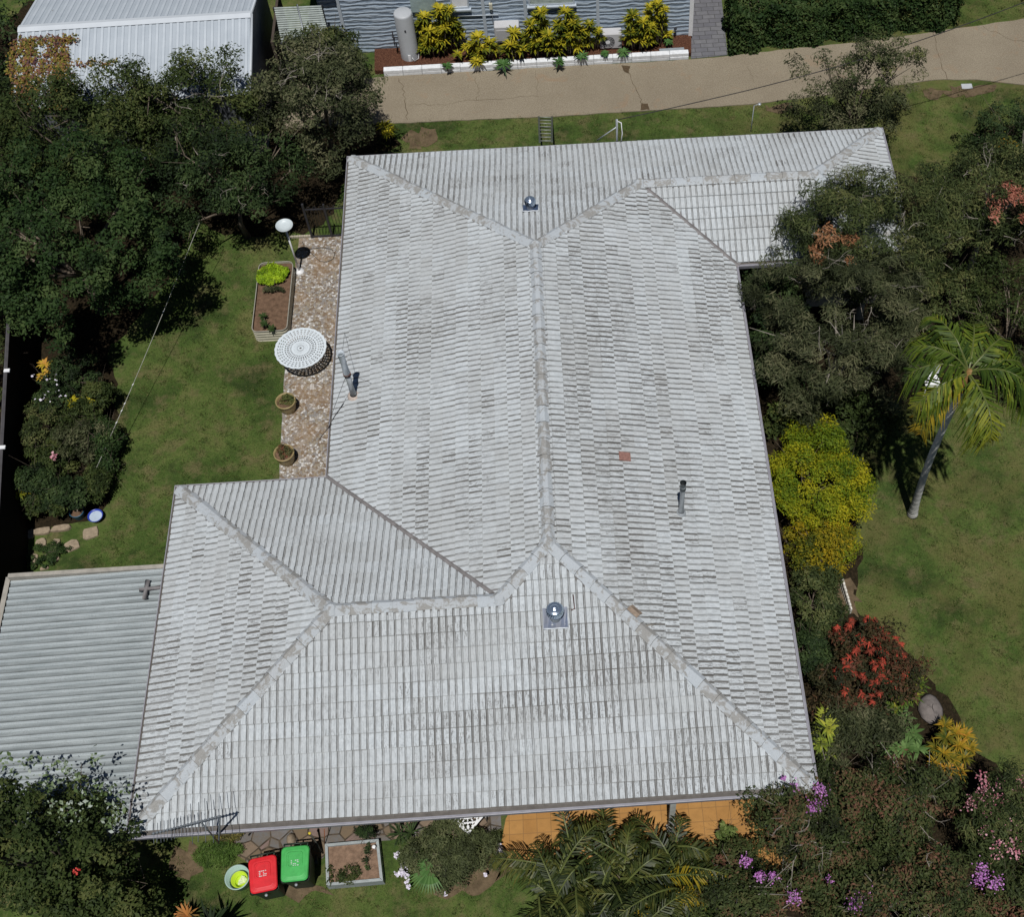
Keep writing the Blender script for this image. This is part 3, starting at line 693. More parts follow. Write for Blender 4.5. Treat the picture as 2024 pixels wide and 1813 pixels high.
m = MB(); m.tube([a, b], .055, 10); m.build('spreader_bar', M_VAL, t)
m = MB(); m.tube([(c[0]+.15, c[1], c[2]+.03), d], .048, 10); m.build('inlet_pipe', M_VAL, t)

# ---------------------------------------------------------------- boundary fence on the left
f1 = UX(15, 640, 1.75); f2 = UX(1, 890, 1.75); fx = (f1[0]+f2[0])/2
fence = thing('paling_fence', 'dark timber paling fence along the left boundary', 'fence', (fx, 10, 0))
y0, y1 = 4.5, 16.5; fy = np.arange(y0, y1, .11); 
fp1, fp2 = f1, f2
def fxy(y): return fp2[0]+(fp1[0]-fp2[0])*(y-fp2[1])/(fp1[1]-fp2[1])
m = MB()
for i, y in enumerate(fy):
    x = fxy(y); hh = 1.7+rng.normal(0, .012); m.box((x+rng.normal(0, .004), y, 0), (x+.02, y+.098, hh))
m.build('palings', plain('dark_paling', (.014, .011, .010), .9, .1, var=.4, scale=10), fence)
for z in (.4, 1.4): m = MB(); m.tube([(fxy(y)-.03, y, z) for y in (y0, y1)], .035, 4); m.build('rail', plain('dark_rail', (.02, .016, .014), .9, .1), fence)
m = MB(); m.tube([(fxy(y)+.01, y, 1.745) for y in (y0, y1)], .045, 4); m.build('capping', plain('fence_cap', (.10, .095, .10), .7, .2), fence)
for py in (732, 884):
    p = UX(12 if py < 800 else 3, py, 1.82); m = MB(); m.box((p[0]-.06, p[1]-.05, 1.785), (p[0]+.09, p[1]+.05, 1.83), bev=.01); m.build('bracket', M_WHITE, fence)

# ---------------------------------------------------------------- top left shed
M_SHED = plain('shed_white', (.52, .56, .60), .5, .4, var=.06, scale=2)
sh_r = UX(496, 27, 3.0); sh_l = UX(36, 56, 3.0)
shed = thing('shed', 'large pale ribbed metal shed with a shallow gable roof behind the trees', 'shed', (-6.5, 24, 0))
th = math.atan2(sh_r[1]-sh_l[1], sh_r[0]-sh_l[0]); U_ = (math.cos(th), math.sin(th), 0); N_ = (-math.sin(th), math.cos(th), 0); LN = (sh_r[0]-sh_l[0])/math.cos(th)
rp = .25; HW = 2.7
M_SHR = NM('shed_roof_paint', .5, .35); M_SHR.col(M_SHR.mix(M_SHR.math('MULTIPLY', M_SHR.attr('ch'), .45), M_SHR.ramp(M_SHR.noise(2, 5), [(.3, (.40, .445, .49)), (.7, (.47, .515, .56))]), (.27, .31, .35))); M_SHR = M_SHR.m
corr_sheet('roof', sh_l, U_, (-N_[0], -N_[1], -rp), LN, HW, .20, .022, M_SHR, shed, kind='rib')
corr_sheet('roof', sh_l, U_, (N_[0], N_[1], -rp), LN, HW, .20, .022, M_SHR, shed, kind='rib')
def shp(u, v, z): return (sh_l[0]+U_[0]*u+N_[0]*v, sh_l[1]+U_[1]*u+N_[1]*v, z)
m = MB(); m.add([shp(0, -.16, 3.0), shp(LN, -.16, 3.0), shp(LN, 0, 3.045), shp(0, 0, 3.045), shp(LN, .16, 3.0), shp(0, .16, 3.0)], [[0, 1, 2, 3], [3, 2, 4, 5]]); m.build('ridge_cap', M_SHED, shed)
M_SIDE = plain('shed_side', (.15, .16, .18), .6, .3)
ez = 3.0-HW*rp-.03
m = MB()
for u in (.0, LN-.04): m.add([shp(u, -HW+.1, 0), shp(u, HW-.1, 0), shp(u, HW-.1, ez), shp(u, 0, 2.96), shp(u, -HW+.1, ez)], [[0, 1, 2, 3, 4]])
m.add([shp(0, -HW+.1, 0), shp(LN-.04, -HW+.1, 0), shp(LN-.04, -HW+.1, ez), shp(0, -HW+.1, ez)], [[0, 1, 2, 3]]); m.build('wall', M_SIDE, shed)
m = MB()
for sg in (-1, 1): m.tube([shp(LN+.01, 0, 3.0), shp(LN+.01, sg*HW, 3.0-HW*rp)], .045, 6)
m.build('barge_trim', M_SHED, shed)
# lean-to beside it
a, b, c, d = UX(541, 12, 2.2), UX(634, 8, 2.2), UX(652, 76, 1.9), UX(556, 82, 1.9)
lt = thing('lean_to', 'small grey green louvred lean-to roof between the shed and the neighbouring house', 'lean-to', ((a[0]+b[0])/2, a[1], 0))
m = MB(); nl = 16
for i in range(nl):
    f0, f1 = i/nl, (i+.93)/nl; A, B, Cc, Dd = map(np.array, (a, b, c, d))
    p = [Dd+(A-Dd)*f0, Cc+(B-Cc)*f0, Cc+(B-Cc)*f1+[0, 0, -.03], Dd+(A-Dd)*f1+[0, 0, -.03]]; m.add(p+[q-np.array([0, 0, .02]) for q in p], [[0, 1, 2, 3], [7, 6, 5, 4], [0, 4, 5, 1], [1, 5, 6, 2], [2, 6, 7, 3], [3, 7, 4, 0]])
m.build('slats', plain('lean_to_paint', (.36, .40, .38), .6, .3), lt)
m = MB(); e1 = (np.array(a)+b)/2; e2 = (np.array(c)+d)/2; m.tube([e1+[0, 0, .03], e2+[0, 0, .03]], .025, 6); m.build('joining_strip', M_GALV, lt)
for q in (a, b, c, d): m = MB(); m.box((q[0]-.04, q[1]-.04, 0), (q[0]+.04, q[1]+.04, q[2]-.04)); m.build('post', M_DARK, lt)
m = MB(); a, b = UX(526, -30, 2.3), UX(556, 82, 2.0); m.box((a[0]+.25, b[1], 0), (a[0]+.33, a[1], 2.0)); o = m.build('fence', plain('brown_fence', (.07, .055, .045), .8, .2)); tag(o, 'dark brown fence beside the shed wall', 'fence')
a, b = UX(565, 9, 2.3), UX(640, 6, 2.3)
o = corr_sheet('roof_sheet', (a[0], a[1]+.25, 2.3), (1, 0, 0), (0, 1, .15), b[0]-a[0]+.3, 3.0, .08, .012, plain('rusty_iron', (.24, .085, .05), .8, .2, var=.3)); tag(o, 'rusty red corrugated roof behind the grey green lean-to', 'roof')

# ---------------------------------------------------------------- the neighbouring house
wl = UX(640, 100); wr = UX(1366, 76); yw = wr[1]
tw_ = math.atan2(UX(1366, 76)[1]-UX(760, 102)[1], UX(1366, 76)[0]-UX(760, 102)[0])
nb = thing('neighbour_house', 'grey blue split block house with narrow windows behind the driveway', 'house', ((wl[0]+wr[0])/2, yw, 0))
def m_split():
    m = NM('split_block', .85, .15)
    mp = m.t.nodes.new('ShaderNodeMapping'); m.t.links.new(m.obj(), mp.inputs[0])
    mp.inputs['Scale'].default_value = (1.6, 1, 5.5)
    n1 = m.noise(1, 4, .55, vec=mp.outputs[0]); sx_ = m.t.nodes.new('ShaderNodeSeparateXYZ'); m.t.links.new(m.obj(), sx_.inputs[0])
    ph = m.math('ADD', m.math('MULTIPLY', sx_.outputs[2], 6.283/.15), m.math('MULTIPLY', n1, 11.0)); wv = m.math('ADD', m.math('MULTIPLY', m.math('SINE', ph), .5), .5)
    fine = m.noise(25, 4, .7); g = m.ramp(wv, [(0., (.15, .20, .26)), (.14, (.28, .35, .43)), (.6, (.38, .46, .55)), (1., (.46, .54, .62))])
    m.col(m.mix(m.ramp(fine, [(.35, .35), (.6, 0.)]), g, (.26, .30, .34))); m.bump(m.math('ADD', wv, m.math('MULTIPLY', fine, .3)), .7, .022); return m.m
co, si = math.cos(tw_), math.sin(tw_)
def nbp(u, v, z): return (wr[0]-u*co-v*si*-1*-1, wr[1]-u*si+v*co, z)      # u metres left of the corner, v behind the wall face
def nbox(m, u0, v0, z0_, u1, v1, z1_):
    vs = [nbp(u, v, z) for z in (z0_, z1_) for u, v in ((u1, v0), (u0, v0), (u0, v1), (u1, v1))]
    m.add(vs, [[3, 2, 1, 0], [4, 5, 6, 7], [0, 1, 5, 4], [1, 2, 6, 5], [2, 3, 7, 6], [3, 0, 4, 7]])
def nuv(px, py, v=-.05):
    """pixel on the wall face -> (u, z)"""
    for z in np.arange(0, 4, .01):
        p = U(px, py, z)
        if (p[1]-wr[1])*co-(p[0]-wr[0])*si <= 0: return (-(p[0]-wr[0])*co-(p[1]-wr[1])*si, z)
    return (0, 3)
wlen = nuv(640, 60)[0]
m = MB(); nbox(m, 0, 0, 0, wlen, 9, 3.0); m.build('wall', m_split(), nb)
m = MB(); nbox(m, -.1, -.1, 3.0, wlen+.1, 9.1, 3.15); m.build('roof', M_VAL, nb)
M_FRM = plain('blue_grey_frame', (.42, .47, .52), .5, .4, var=.06)
m = MB(); nbox(m, -.03, -.05, .15, .10, 0, 3.0); nbox(m, -.03, 0, .15, 0, .3, 3.0); m.build('corner_post', M_WHITE, nb)
for px in (676, 958, 1040, 1182):
    u = nuv(px, 40)[0]; m = MB(); nbox(m, u-.05, -.05, .2, u+.05, -.003, 3.0); m.build('downpipe' if px != 676 else 'wall_batten', M_FRM, nb)
M_GLS = plain('window_glass', (.10, .12, .13), .12, .6)
def nwin(pl, pt, pr, pb, nm, mat, slats=0):
    u1, zb = nuv(pl, pb); u0, _ = nuv(pr, pb); m = MB(); zt = 2.6
    fr = MB(); nbox(fr, u0, -.05, zb, u1, -.004, zb+.06); nbox(fr, u0, -.05, zb+.06, u0+.05, -.004, zt); nbox(fr, u1-.05, -.05, zb+.06, u1, -.004, zt)
    f = fr.build('window', M_FRM, nb)
    if slats:
        k = 0; z = zb+.07
        while z < zt: nbox(m, u0+.06, -.035, z, u1-.06, -.01, z+.05); z += .065
    else: nbox(m, u0+.05, -.025, zb+.06, u1-.05, -.003, zt)
    m.build('pane' if not slats else 'shutter', mat, f)
    s_ = MB(); nbox(s_, u0-.05, -.12, zb-.05, u1+.05, -.004, zb-.002); s_.build('sill', M_FRM, f)
nwin(892, 0, 928, 16, 'w', M_WHITE, 0)
nwin(1045, 0, 1136, 10, 'w', plain('louvre_green', (.40, .46, .42), .5, .4), 1)
u1, zb = nuv(814, 20); u0, _ = nuv(864, 20)
m = MB(); nbox(m, u0, -.10, zb, u1, -.004, zb+.6); m.build('meter_box', plain('meter_grey', (.30, .38, .38), .5, .4), nb)
m = MB(); ua, za = nuv(905, 30); ub, _ = nuv(985, 28)
for z in (za,): m.tube([nbp(ua, -.04, z), nbp(ub, -.04, z)], .02, 6)
m.tube([nbp(nuv(972, 20)[0], -.04, 1.0), nbp(nuv(972, 20)[0], -.04, 2.9)], .015, 6); m.build('conduit', M_FRM, nb)
m = MB(); u, z = nuv(970, 10); nbox(m, u-.05, -.09, z-.1, u+.05, -.004, z+.1); m.build('switch_box', plain('cream_plastic', (.55, .53, .42), .5, .4), nb)
m = MB(); u, z = nuv(1334, 60); m.tube([nbp(u, -.12, 0), nbp(u, -.12, .5), nbp(u+.04, -.2, .5)], .014, 6); nbox(m, u-.05, -.15, .5, u+.05, -.09, .53); o = m.build('garden_tap', M_DARK, None); tag(o, 'small dark garden tap by the right corner of the grey block wall', 'tap')
# mulch bed and its low white block wall
def m_mulch():
    m = NM('red_mulch', .95, .05); a = m.noise(26, 5, .8); m.col(m.ramp(a, [(.3, (.02, .010, .008)), (.5, (.085, .038, .024)), (.7, (.20, .10, .06))])); m.bump(a, .8, .03); return m.m
bedp = PX((742, 147), (1366, 111), (1366, 76), (742, 104)); sheet('garden_bed', bedp, .16, m_mulch(), thick=.15)
bw = thing('retaining_wall', 'low white painted block edging in front of the croton bed', 'garden wall', UX(1060, 140)); 
A, B = np.array(UX(760, 152, 0)), np.array(UX(1361, 117, 0)); nbk = 16; d = (B-A)/nbk; th = math.atan2(d[1], d[0]); lb = np.linalg.norm(d)
m = MB()
for i in range(nbk):
    c = A+d*(i+.5)
    for r in range(2):
        m.box((c[0]-lb/2+.003, c[1]-.0+rng.normal(0, .004), .0+r*.125), (c[0]+lb/2-.003, c[1]+.19, .122+r*.125), rot=th, c=(c[0], c[1]), bev=.012)
m.build('blocks', plain('white_block', (.70, .72, .74), .8, .2, var=.2, scale=9, bump=.01), bw)
m = MB(); c = UX(1325, 100, .2); m.box((c[0]-.35, c[1]-.12, .165), (c[0]+.45, c[1]+.12, .22), rot=th, bev=.01); tag(m.build('stone_slab', plain('blue_stone', (.25, .28, .30), .8, .2, var=.2)), 'flat grey stone slab behind the right end of the white edging', 'stone slab')

# water heater
p = UX(812, 128); p[1] += .26; t = thing('water_heater', 'tall grey cylindrical water heater against the block wall', 'water heater', p)
m = MB(); m.lathe((p[0], p[1], .05), [(.29, 0), (.29, 1.72), (.28, 1.76), (.25, 1.78), (.001, 1.80)], 32); m.build('tank', plain('tank_grey', (.40, .42, .44), .45, .4, var=.06), t)
m = MB(); m.lathe((p[0], p[1], 0), [(.27, 0), (.27, .06)], 24); m.build('base', M_DARK, t)
m = MB(); m.box((p[0]-.03, p[1]-.31, .18), (p[0]+.05, p[1]-.27, .42)); m.build('label_plate', M_WHITE, t)
m = MB(); m.tube([(p[0]+.02, p[1]-.285, 1.35), (p[0]+.02, p[1]-.31, 1.35)], .03, 8); m.build('valve', M_DARK, t)
m = MB(); m.tube([(p[0]-.2, p[1]-.1, .95), (p[0]-.45, p[1]-.05, .95), (p[0]-.45, p[1]+.2, .95)], .022, 6); m.tube([(p[0]-.2, p[1]-.1, .75), (p[0]-.42, p[1]-.05, .75), (p[0]-.42, p[1]+.2, .75)], .022, 6); m.tube([(p[0]-.42, p[1]-.02, .6), (p[0]-.42, p[1]-.02, 1.15)], .02, 6); m.build('pipes', M_DARK, t)
m = MB(); m.tube([(p[0]+.08, p[1]-.27, .3), (p[0]+.15, p[1]-.33, .2), (p[0]+.28, p[1]-.2, .2), (p[0]+.31, p[1]+.02, .45)], .012, 5); m.build('hose', M_WHITE, t)

def ac_unit(px, py, w_, h_, dp, z0_, label, fan):
    p = UX(px, py, z0_); t = thing('air_conditioner', label, 'air conditioner', p)
    m = MB(); m.box((p[0]-w_/2, p[1], z0_), (p[0]+w_/2, p[1]+dp, z0_+h_), rot=tw_, c=(p[0], p[1]), bev=.03); m.build('casing', plain('ac_white', (.48, .48, .49), .5, .4, var=.05), t)
    m = MB(); y = p[1]-.006
    if fan:
        fx_ = p[0]-.10; c = (fx_, y, z0_+h_*.5)
        for r in (.06, .12, .17, .215):
            m.tube([(c[0]+r*math.cos(a), y-.012, c[2]+r*math.sin(a)) for a in np.linspace(0, 6.283, 25)], .006, 4, cap=False)
        for a in np.linspace(0, 6.283, 13)[:-1]: m.tube([(c[0], y-.01, c[2]), (c[0]+.215*math.cos(a), y-.01, c[2]+.215*math.sin(a))], .004, 4)
        m.build('fan_guard', plain('ac_grey', (.34, .34, .35), .5, .4), t)
        m = MB(); m.add([(c[0]+.215*math.cos(a), y-.003, c[2]+.215*math.sin(a)) for a in np.linspace(0, 6.283, 25)[:-1]], [list(range(24))]); m.build('fan_opening', M_DARK, t)
        m = MB(); m.add([(c[0]+.075*math.cos(a), y-.022, c[2]+.075*math.sin(a)) for a in np.linspace(0, 6.283, 25)[:-1]], [list(range(24))]); m.build('fan_hub', M_WHITE, t)
    else:
        m.box((p[0]-w_*.42, y-.012, z0_+h_*.15), (p[0]+w_*.30, y+.004, z0_+h_*.8)); m.build('access_panel', plain('ac_panel', (.42, .42, .43), .5, .4, var=.05), t)
    for s in (-.35, .35): m = MB(); m.box((p[0]+s*w_-.03, p[1]+.02, .15), (p[0]+s*w_+.03, p[1]+dp-.02, z0_)); m.build('foot', M_DARK, t)
ac_unit(1004, 84, .80, .62, .34, .42, 'plain pale outdoor air conditioner half hidden by yellow crotons', False)
ac_unit(1208, 96, .70, .58, .32, .20, 'pale outdoor air conditioner with a round fan near the ground', True)

# ---------------------------------------------------------------- foliage
def leaves(name, Cn, Nn, ll, lw, mat, parent, rnd=None, droop=0., spread=.9, fold=.0):
    """one kite-shaped leaf per centre; Nn = facing direction"""
    n = len(Cn); N = Nn+rng.normal(0, spread*.6, (n, 3)); N /= np.linalg.norm(N, axis=1)[:, None]+1e-9
    Rv = rng.normal(0, 1, (n, 3)); Rv[:, 2] -= droop; a = np.cross(N, Rv); a /= np.linalg.norm(a, axis=1)[:, None]+1e-9; b = np.cross(N, a)
    if droop: a, b = b, a
    s = (.55+1.05*rng.random(n)**1.6)[:, None]; l = a*ll*s/2; w_ = b*lw*s/2; m_ = Cn+l*.15-N*fold*0
    V = np.stack([Cn-l, m_-w_, Cn+l, m_+w_], 1).reshape(-1, 3)
    r = rng.random(n) if rnd is None else np.clip(rnd+rng.normal(0, .12, n), 0, 1)
    return npmesh(name, V, np.arange(4*n).reshape(-1, 4), mat, parent, {'rnd': np.repeat(r, 4)})
def crown_points(c, rad, ncl, nl, crad=.45, lowcut=-.5, lump=.25, seed=1, gaps=0.):
    r_ = np.random.default_rng(seed); c = np.array(c); rad = np.array(rad)
    D = r_.normal(0, 1, (ncl*3, 3)); D /= np.linalg.norm(D, axis=1)[:, None]; D = D[D[:, 2] > lowcut][:ncl]; ncl = len(D)
    ph = r_.random(6)*6.283
    lm = 1+lump*(np.sin(D[:, 0]*4+ph[0])*np.sin(D[:, 1]*4+ph[1])+.6*np.sin(D[:, 2]*7+ph[2]+D[:, 0]*5)*np.cos(D[:, 1]*8+ph[3]))
    fr = (.55+.45*r_.random(ncl)**.5)*lm
    CC = c+D*rad*fr[:, None]; CC[:, 2] = np.maximum(CC[:, 2], .12)
    cr = crad*(.55+.8*r_.random(ncl)); k = np.maximum(3, (nl/ncl*(cr/crad)**2)).astype(int); idx = np.repeat(np.arange(ncl), k); n = len(idx)
    E = r_.normal(0, 1, (n, 3)); E[:, 2] = E[:, 2]*.8+.25; E /= np.linalg.norm(E, axis=1)[:, None]
    rr = (r_.random(n)**.45); Pn = CC[idx]+E*(cr[idx]*rr)[:, None]*np.array([1, 1, .7])
    Pn[:, 2] = np.maximum(Pn[:, 2], .03)
    Nn = E*.6+D[idx]*.25+np.array([0, 0, .75]); cl = r_.random(ncl)[idx]
    return Pn, Nn, np.clip(cl**1.2*.85+.28*(r_.random(n)-.25), 0, 1), CC
def limbs(m, base, CC, r0, k=9, seed=1):
    r_ = np.random.default_rng(seed); base = np.array(base, float); cen = CC.mean(0); fork = base+(cen-base)*np.array([.35, .35, .45])
    m.tube([base, base+(fork-base)*.5+r_.normal(0, .05, 3)*[1, 1, 0], fork], [r0, r0*.8, r0*.65], 8)
    for i in r_.choice(len(CC), min(k, len(CC)), replace=False):
        e = CC[i]; mid = fork+(e-fork)*.5+r_.normal(0, .12, 3); m.tube([fork, mid, e], [r0*.5, r0*.3, r0*.08], 5)
        for _ in range(3):
            e2 = e+r_.normal(0, .3, 3)+[0, 0, .1]; m.tube([mid+(e-mid)*r_.random(), e2], [r0*.16, r0*.04], 4)
def tree(name, label, cat, c, rad, ncl, nl, ll, lw, mat, crad=.45, trunk=.09, bark=None, group=None, seed=1, lowcut=-.5, lump=.25, droop=0., base=None, nl_limbs=9, spread=.9):
    b = base if base is not None else (c[0], c[1], 0)
    t = thing(name, label, cat, (b[0], b[1], 0), group)
    Pn, Nn, rnd, CC = crown_points(c, rad, ncl, nl, crad, lowcut, lump, seed)
    m = MB(); limbs(m, (b[0], b[1], 0), CC, trunk, nl_limbs, seed)
    m.build('trunk' if trunk > .05 else 'stem', bark or M_BARK, t)
    leaves('crown' if trunk > .05 else 'foliage', Pn, Nn, ll, lw, mat, t, rnd, droop, spread)
    return t, CC
def bare_twigs(t, c, rad, n, mat=None, ln=.5, seed=3, name='dead_twigs'):
    r_ = np.random.default_rng(seed); m = MB()
    def walk(p, q, l, r0, dep):
        pts = [np.array(p)]; k = 5
        for i in range(k): q = q+r_.normal(0, .28, 3); q[2] *= .8; q = q/np.linalg.norm(q); pts.append(pts[-1]+q*l/k)
        m.tube(pts, [r0*(1-.8*i/k) for i in range(k+1)], 4)
        if dep:
            for i in range(1, k+1): walk(pts[i], q+r_.normal(0, .7, 3), l*.45, r0*.5, dep-1)
    for _ in range(n):
        d = r_.normal(0, 1, 3); d[2] = abs(d[2])+.3; d /= np.linalg.norm(d); p = np.array(c)+d*np.array(rad)*.9; q = d*.5+r_.normal(0, .7, 3); q[2] = abs(q[2])*.4; q /= np.linalg.norm(q)
        walk(p, q, ln*(.5+.9*r_.random()), .010, 1)
    m.build(name, mat or M_TWIG, t)
G_MANGO = leafmat('leaf_deep_green', [(.009, .018, .006), (.021, .044, .012), (.036, .062, .018), (.060, .088, .028)])
G_OLIVE = leafmat('leaf_olive', [(.013, .020, .006), (.028, .044, .012), (.044, .062, .017), (.080, .092, .028)])
G_DARK = leafmat('leaf_dark', [(.008, .013, .006), (.017, .031, .011), (.030, .052, .017), (.055, .082, .027)])
G_GREY = leafmat('leaf_grey_green', [(.014, .018, .008), (.034, .042, .018), (.062, .072, .032), (.13, .128, .068)])
G_BOT = leafmat('leaf_callistemon', [(.012, .017, .006), (.032, .046, .015), (.062, .080, .026), (.12, .125, .046)])
G_MYR = leafmat('leaf_myrtle', [(.013, .016, .008), (.030, .042, .014), (.052, .070, .022), (.072, .072, .028), (.14, .065, .042)])
G_GOLD = leafmat('leaf_gold', [(.050, .090, .008), (.115, .165, .010), (.215, .225, .010), (.34, .30, .012)])
G_RED = leafmat('leaf_red', [(.05, .018, .012), (.14, .035, .02), (.30, .045, .028), (.44, .07, .04)])
G_YEL = leafmat('leaf_croton', [(.030, .050, .010), (.12, .135, .012), (.34, .29, .018), (.52, .42, .035)], .4)
G_AGA = leafmat('leaf_agave', [(.03, .07, .02), (.06, .13, .035), (.10, .19, .06)], .4)
G_LIME = leafmat('leaf_lime', [(.10, .18, .008), (.20, .32, .012), (.30, .42, .02)])
G_PALM = leafmat('leaf_palm', [(.012, .026, .005), (.028, .055, .007), (.070, .105, .010), (.19, .20, .018)], .55, .08, .2)
G_PALMY = leafmat('leaf_palm_yellow', [(.10, .11, .01), (.24, .18, .012), (.36, .22, .015)], .55, .1, .2)
G_WHITE = leafmat('leaf_variegated', [(.04, .07, .02), (.08, .12, .04), (.15, .20, .10), (.36, .40, .36)])
G_ORG = leafmat('leaf_orange', [(.035, .06, .012), (.12, .11, .015), (.32, .21, .02), (.42, .19, .03)], .4)
G_PINK = leafmat('petal_pink', [(.32, .08, .12), (.48, .20, .24), (.62, .36, .40)])
G_MAUV = leafmat('petal_mauve', [(.24, .07, .24), (.40, .15, .42), (.55, .27, .56)])
G_WPET = leafmat('petal_white', [(.55, .50, .62), (.75, .72, .80)])
G_REDP = leafmat('petal_red', [(.5, .03, .04), (.6, .08, .06)])

def at(px, py, z): return np.array(UX(px, py, z))
BT = 'trees and tall shrubs massed at the top left'
t, _ = tree('tree', 'big dense deep green rounded tree at the left edge with bright leaf clumps', 'tree', at(120, 470, 3.0), (2.9, 2.7, 2.1), 190, 52000, .10, .045, G_MANGO, .40, .16, group=BT, seed=11, lump=.18)
t, _ = tree('tree', 'olive leaved tree in front of the pale shed wall at the upper left', 'tree', at(150, 265, 2.5), (2.5, 1.6, 1.7), 150, 24000, .10, .04, G_OLIVE, .40, .12, group=BT, seed=12, lump=.3)
t, _ = tree('tree', 'dark bushy tree with bare pale twigs between the shed and the lawn', 'tree', at(390, 225, 2.6), (2.0, 1.55, 1.8), 130, 20000, .10, .035, G_OLIVE, .38, .12, group=BT, seed=13, lump=.3)
bare_twigs(t, at(410, 260, 2.6), (1.4, 1.2, 1.8), 12, seed=5)
t, _ = tree('tree', 'greyish green tree touching the top left corner of the house roof', 'tree', at(632, 205, 2.6), (1.6, 1.7, 1.9), 140, 24000, .10, .035, G_GREY, .36, .13, group=BT, seed=14, lump=.28)
bare_twigs(t, at(620, 230, 2.9), (1.2, 1.2, 1.9), 16, seed=6, ln=.6)
t, _ = tree('tree', 'dark green low tree hanging over the top of the lawn behind the birdbath', 'tree', at(450, 360, 2.2), (1.9, 1.35, 1.5), 100, 16000, .10, .035, G_DARK, .36, .10, group=BT, seed=15, lump=.3)
bare_twigs(t, at(450, 370, 2.2), (1.6, 1.1, 1.4), 7, seed=8)
t, _ = tree('tree', 'thin weedy green tree between the lean-to and the driveway', 'tree', at(640, 110, 1.5), (1.1, .8, .9), 60, 8000, .10, .04, G_BOT, .3, .08, group=BT, seed=16, lump=.3)
t, _ = tree('tree', 'nearly black tree filling the top left corner beside the shed', 'tree', at(-40, 70, 2.6), (1.3, 2.6, 2.0), 80, 10000, .12, .05, G_DARK, .4, .1, group=BT, seed=17)
t, _ = tree('tree', 'dark tree at the left edge below the corner one', 'tree', at(-20, 330, 2.4), (1.8, 1.6, 1.8), 80, 10000, .11, .045, G_OLIVE, .4, .1, group=BT, seed=18)
# creeper on the shed wall
t = thing('climbing_vine', 'yellow and rust coloured creeper spreading over the left end of the shed roof', 'climbing plant', shp(1, -2.2, 0))
cl = []; mv = MB()
for k in range(16):
    u = .05+rng.random()*2.0; v = -HW; pth = []; stop = -.35-1.2*rng.random()*(u/2)
    while v < stop:
        pth.append(shp(u, v, 3.0+v*rp+.04)); cl += [np.array(pth[-1])+rng.normal(0, .075, 3)*[1, 1, .3] for _ in range(26)]; u += rng.normal(.0, .07); v += .17
    if len(pth) > 1: mv.tube(pth, .008, 4)
for i in range(24):
    u = .1+i*.07; cl += [np.array(shp(u, -.35-.25*abs(math.sin(i*1.3)), 2.95))+rng.normal(0, .08, 3)*[1, 1, .3] for _ in range(16)]
for i in range(14):
    u = 1.6+i*.09; cl += [np.array(shp(u, -1.35+.1*math.sin(i), 2.70))+rng.normal(0, .07, 3)*[1, 1, .3] for _ in range(12)]
cl = np.array(cl)
leaves('foliage', cl, np.tile([0, -.25, 1], (len(cl), 1)), .085, .055, leafmat('leaf_vine', [(.05, .06, .015), (.16, .16, .03), (.25, .17, .04), (.20, .09, .05), (.10, .05, .06)]), t); mv.build('stem', M_BARK, t)

# clipped hedge across the driveway
def hedge(name, label, cat, corners, h, n, mat, group=None):
    P_ = np.array(corners); c = P_.mean(0); t = thing(name, label, cat, (c[0], c[1], 0), group)
    lo, hi = P_.min(0), P_.max(0); r_ = np.random.default_rng(5); q = r_.random((n*3, 2))*(hi-lo)+lo; q = q[pip(q, corners)][:n]
    z = h*(.86+.10*np.sin(q[:, 0]*2.3)*np.cos(q[:, 1]*1.9)+.06*np.sin(q[:, 0]*6+q[:, 1]*5)); top = np.c_[q, z-.25*r_.random(len(q))**2]
    k = len(P_); side = []; sn = []
    for i in range(k):
        a, b = P_[i], P_[(i+1) % k]; d = b-a; l = np.linalg.norm(d); nn = np.array([d[1], -d[0]])/l; m_ = int(n*l*h/6/k*.9); f = r_.random(m_)
        bul = .12*np.sin(f*l*3.1)+.1*np.sin(f*l*7+2); zz = r_.random(m_)*h
        side.append(np.c_[a[None]+d[None]*f[:, None]+nn[None]*(bul-.15*r_.random(m_))[:, None], zz]); sn.append(np.tile([nn[0], nn[1], .5], (m_, 1)))
    Pn = np.concatenate([top]+side); Nn = np.concatenate([np.tile([0, 0, 1.], (len(top), 1))]+sn)
    rnd = np.clip(.5+.35*np.sin(Pn[:, 0]*5+Pn[:, 2]*6)*np.sin(Pn[:, 1]*5+1)+r_.normal(0, .15, len(Pn)), 0, 1)
    leaves('foliage', Pn, Nn, .11, .06, mat, t, rnd); m = MB()
    for i in range(7):
        f = (i+.5)/7; a = P_[0]+(P_[1]-P_[0])*f+(c-P_[0])*[0, .6]; m.tube([(a[0], a[1], 0), (a[0]+.1, a[1], h*.5), (a[0], a[1]+.1, h*.8)], [.05, .04, .015], 6)
    m.build('stem', M_BARK, t); return t
hedge('hedge', 'long dark green clipped hedge above the driveway at the top right', 'hedge', PX((1440, 110), (1560, 95), (1700, 82), (1888, 55), (1870, -120), (1440, -110)), 1.55, 26000, G_MANGO)
hedge('hedge', 'second dark hedge corner at the far top right edge', 'hedge', PX((2032, 10), (2120, 0), (2120, -90), (2020, -90)), 1.4, 3000, G_MANGO)

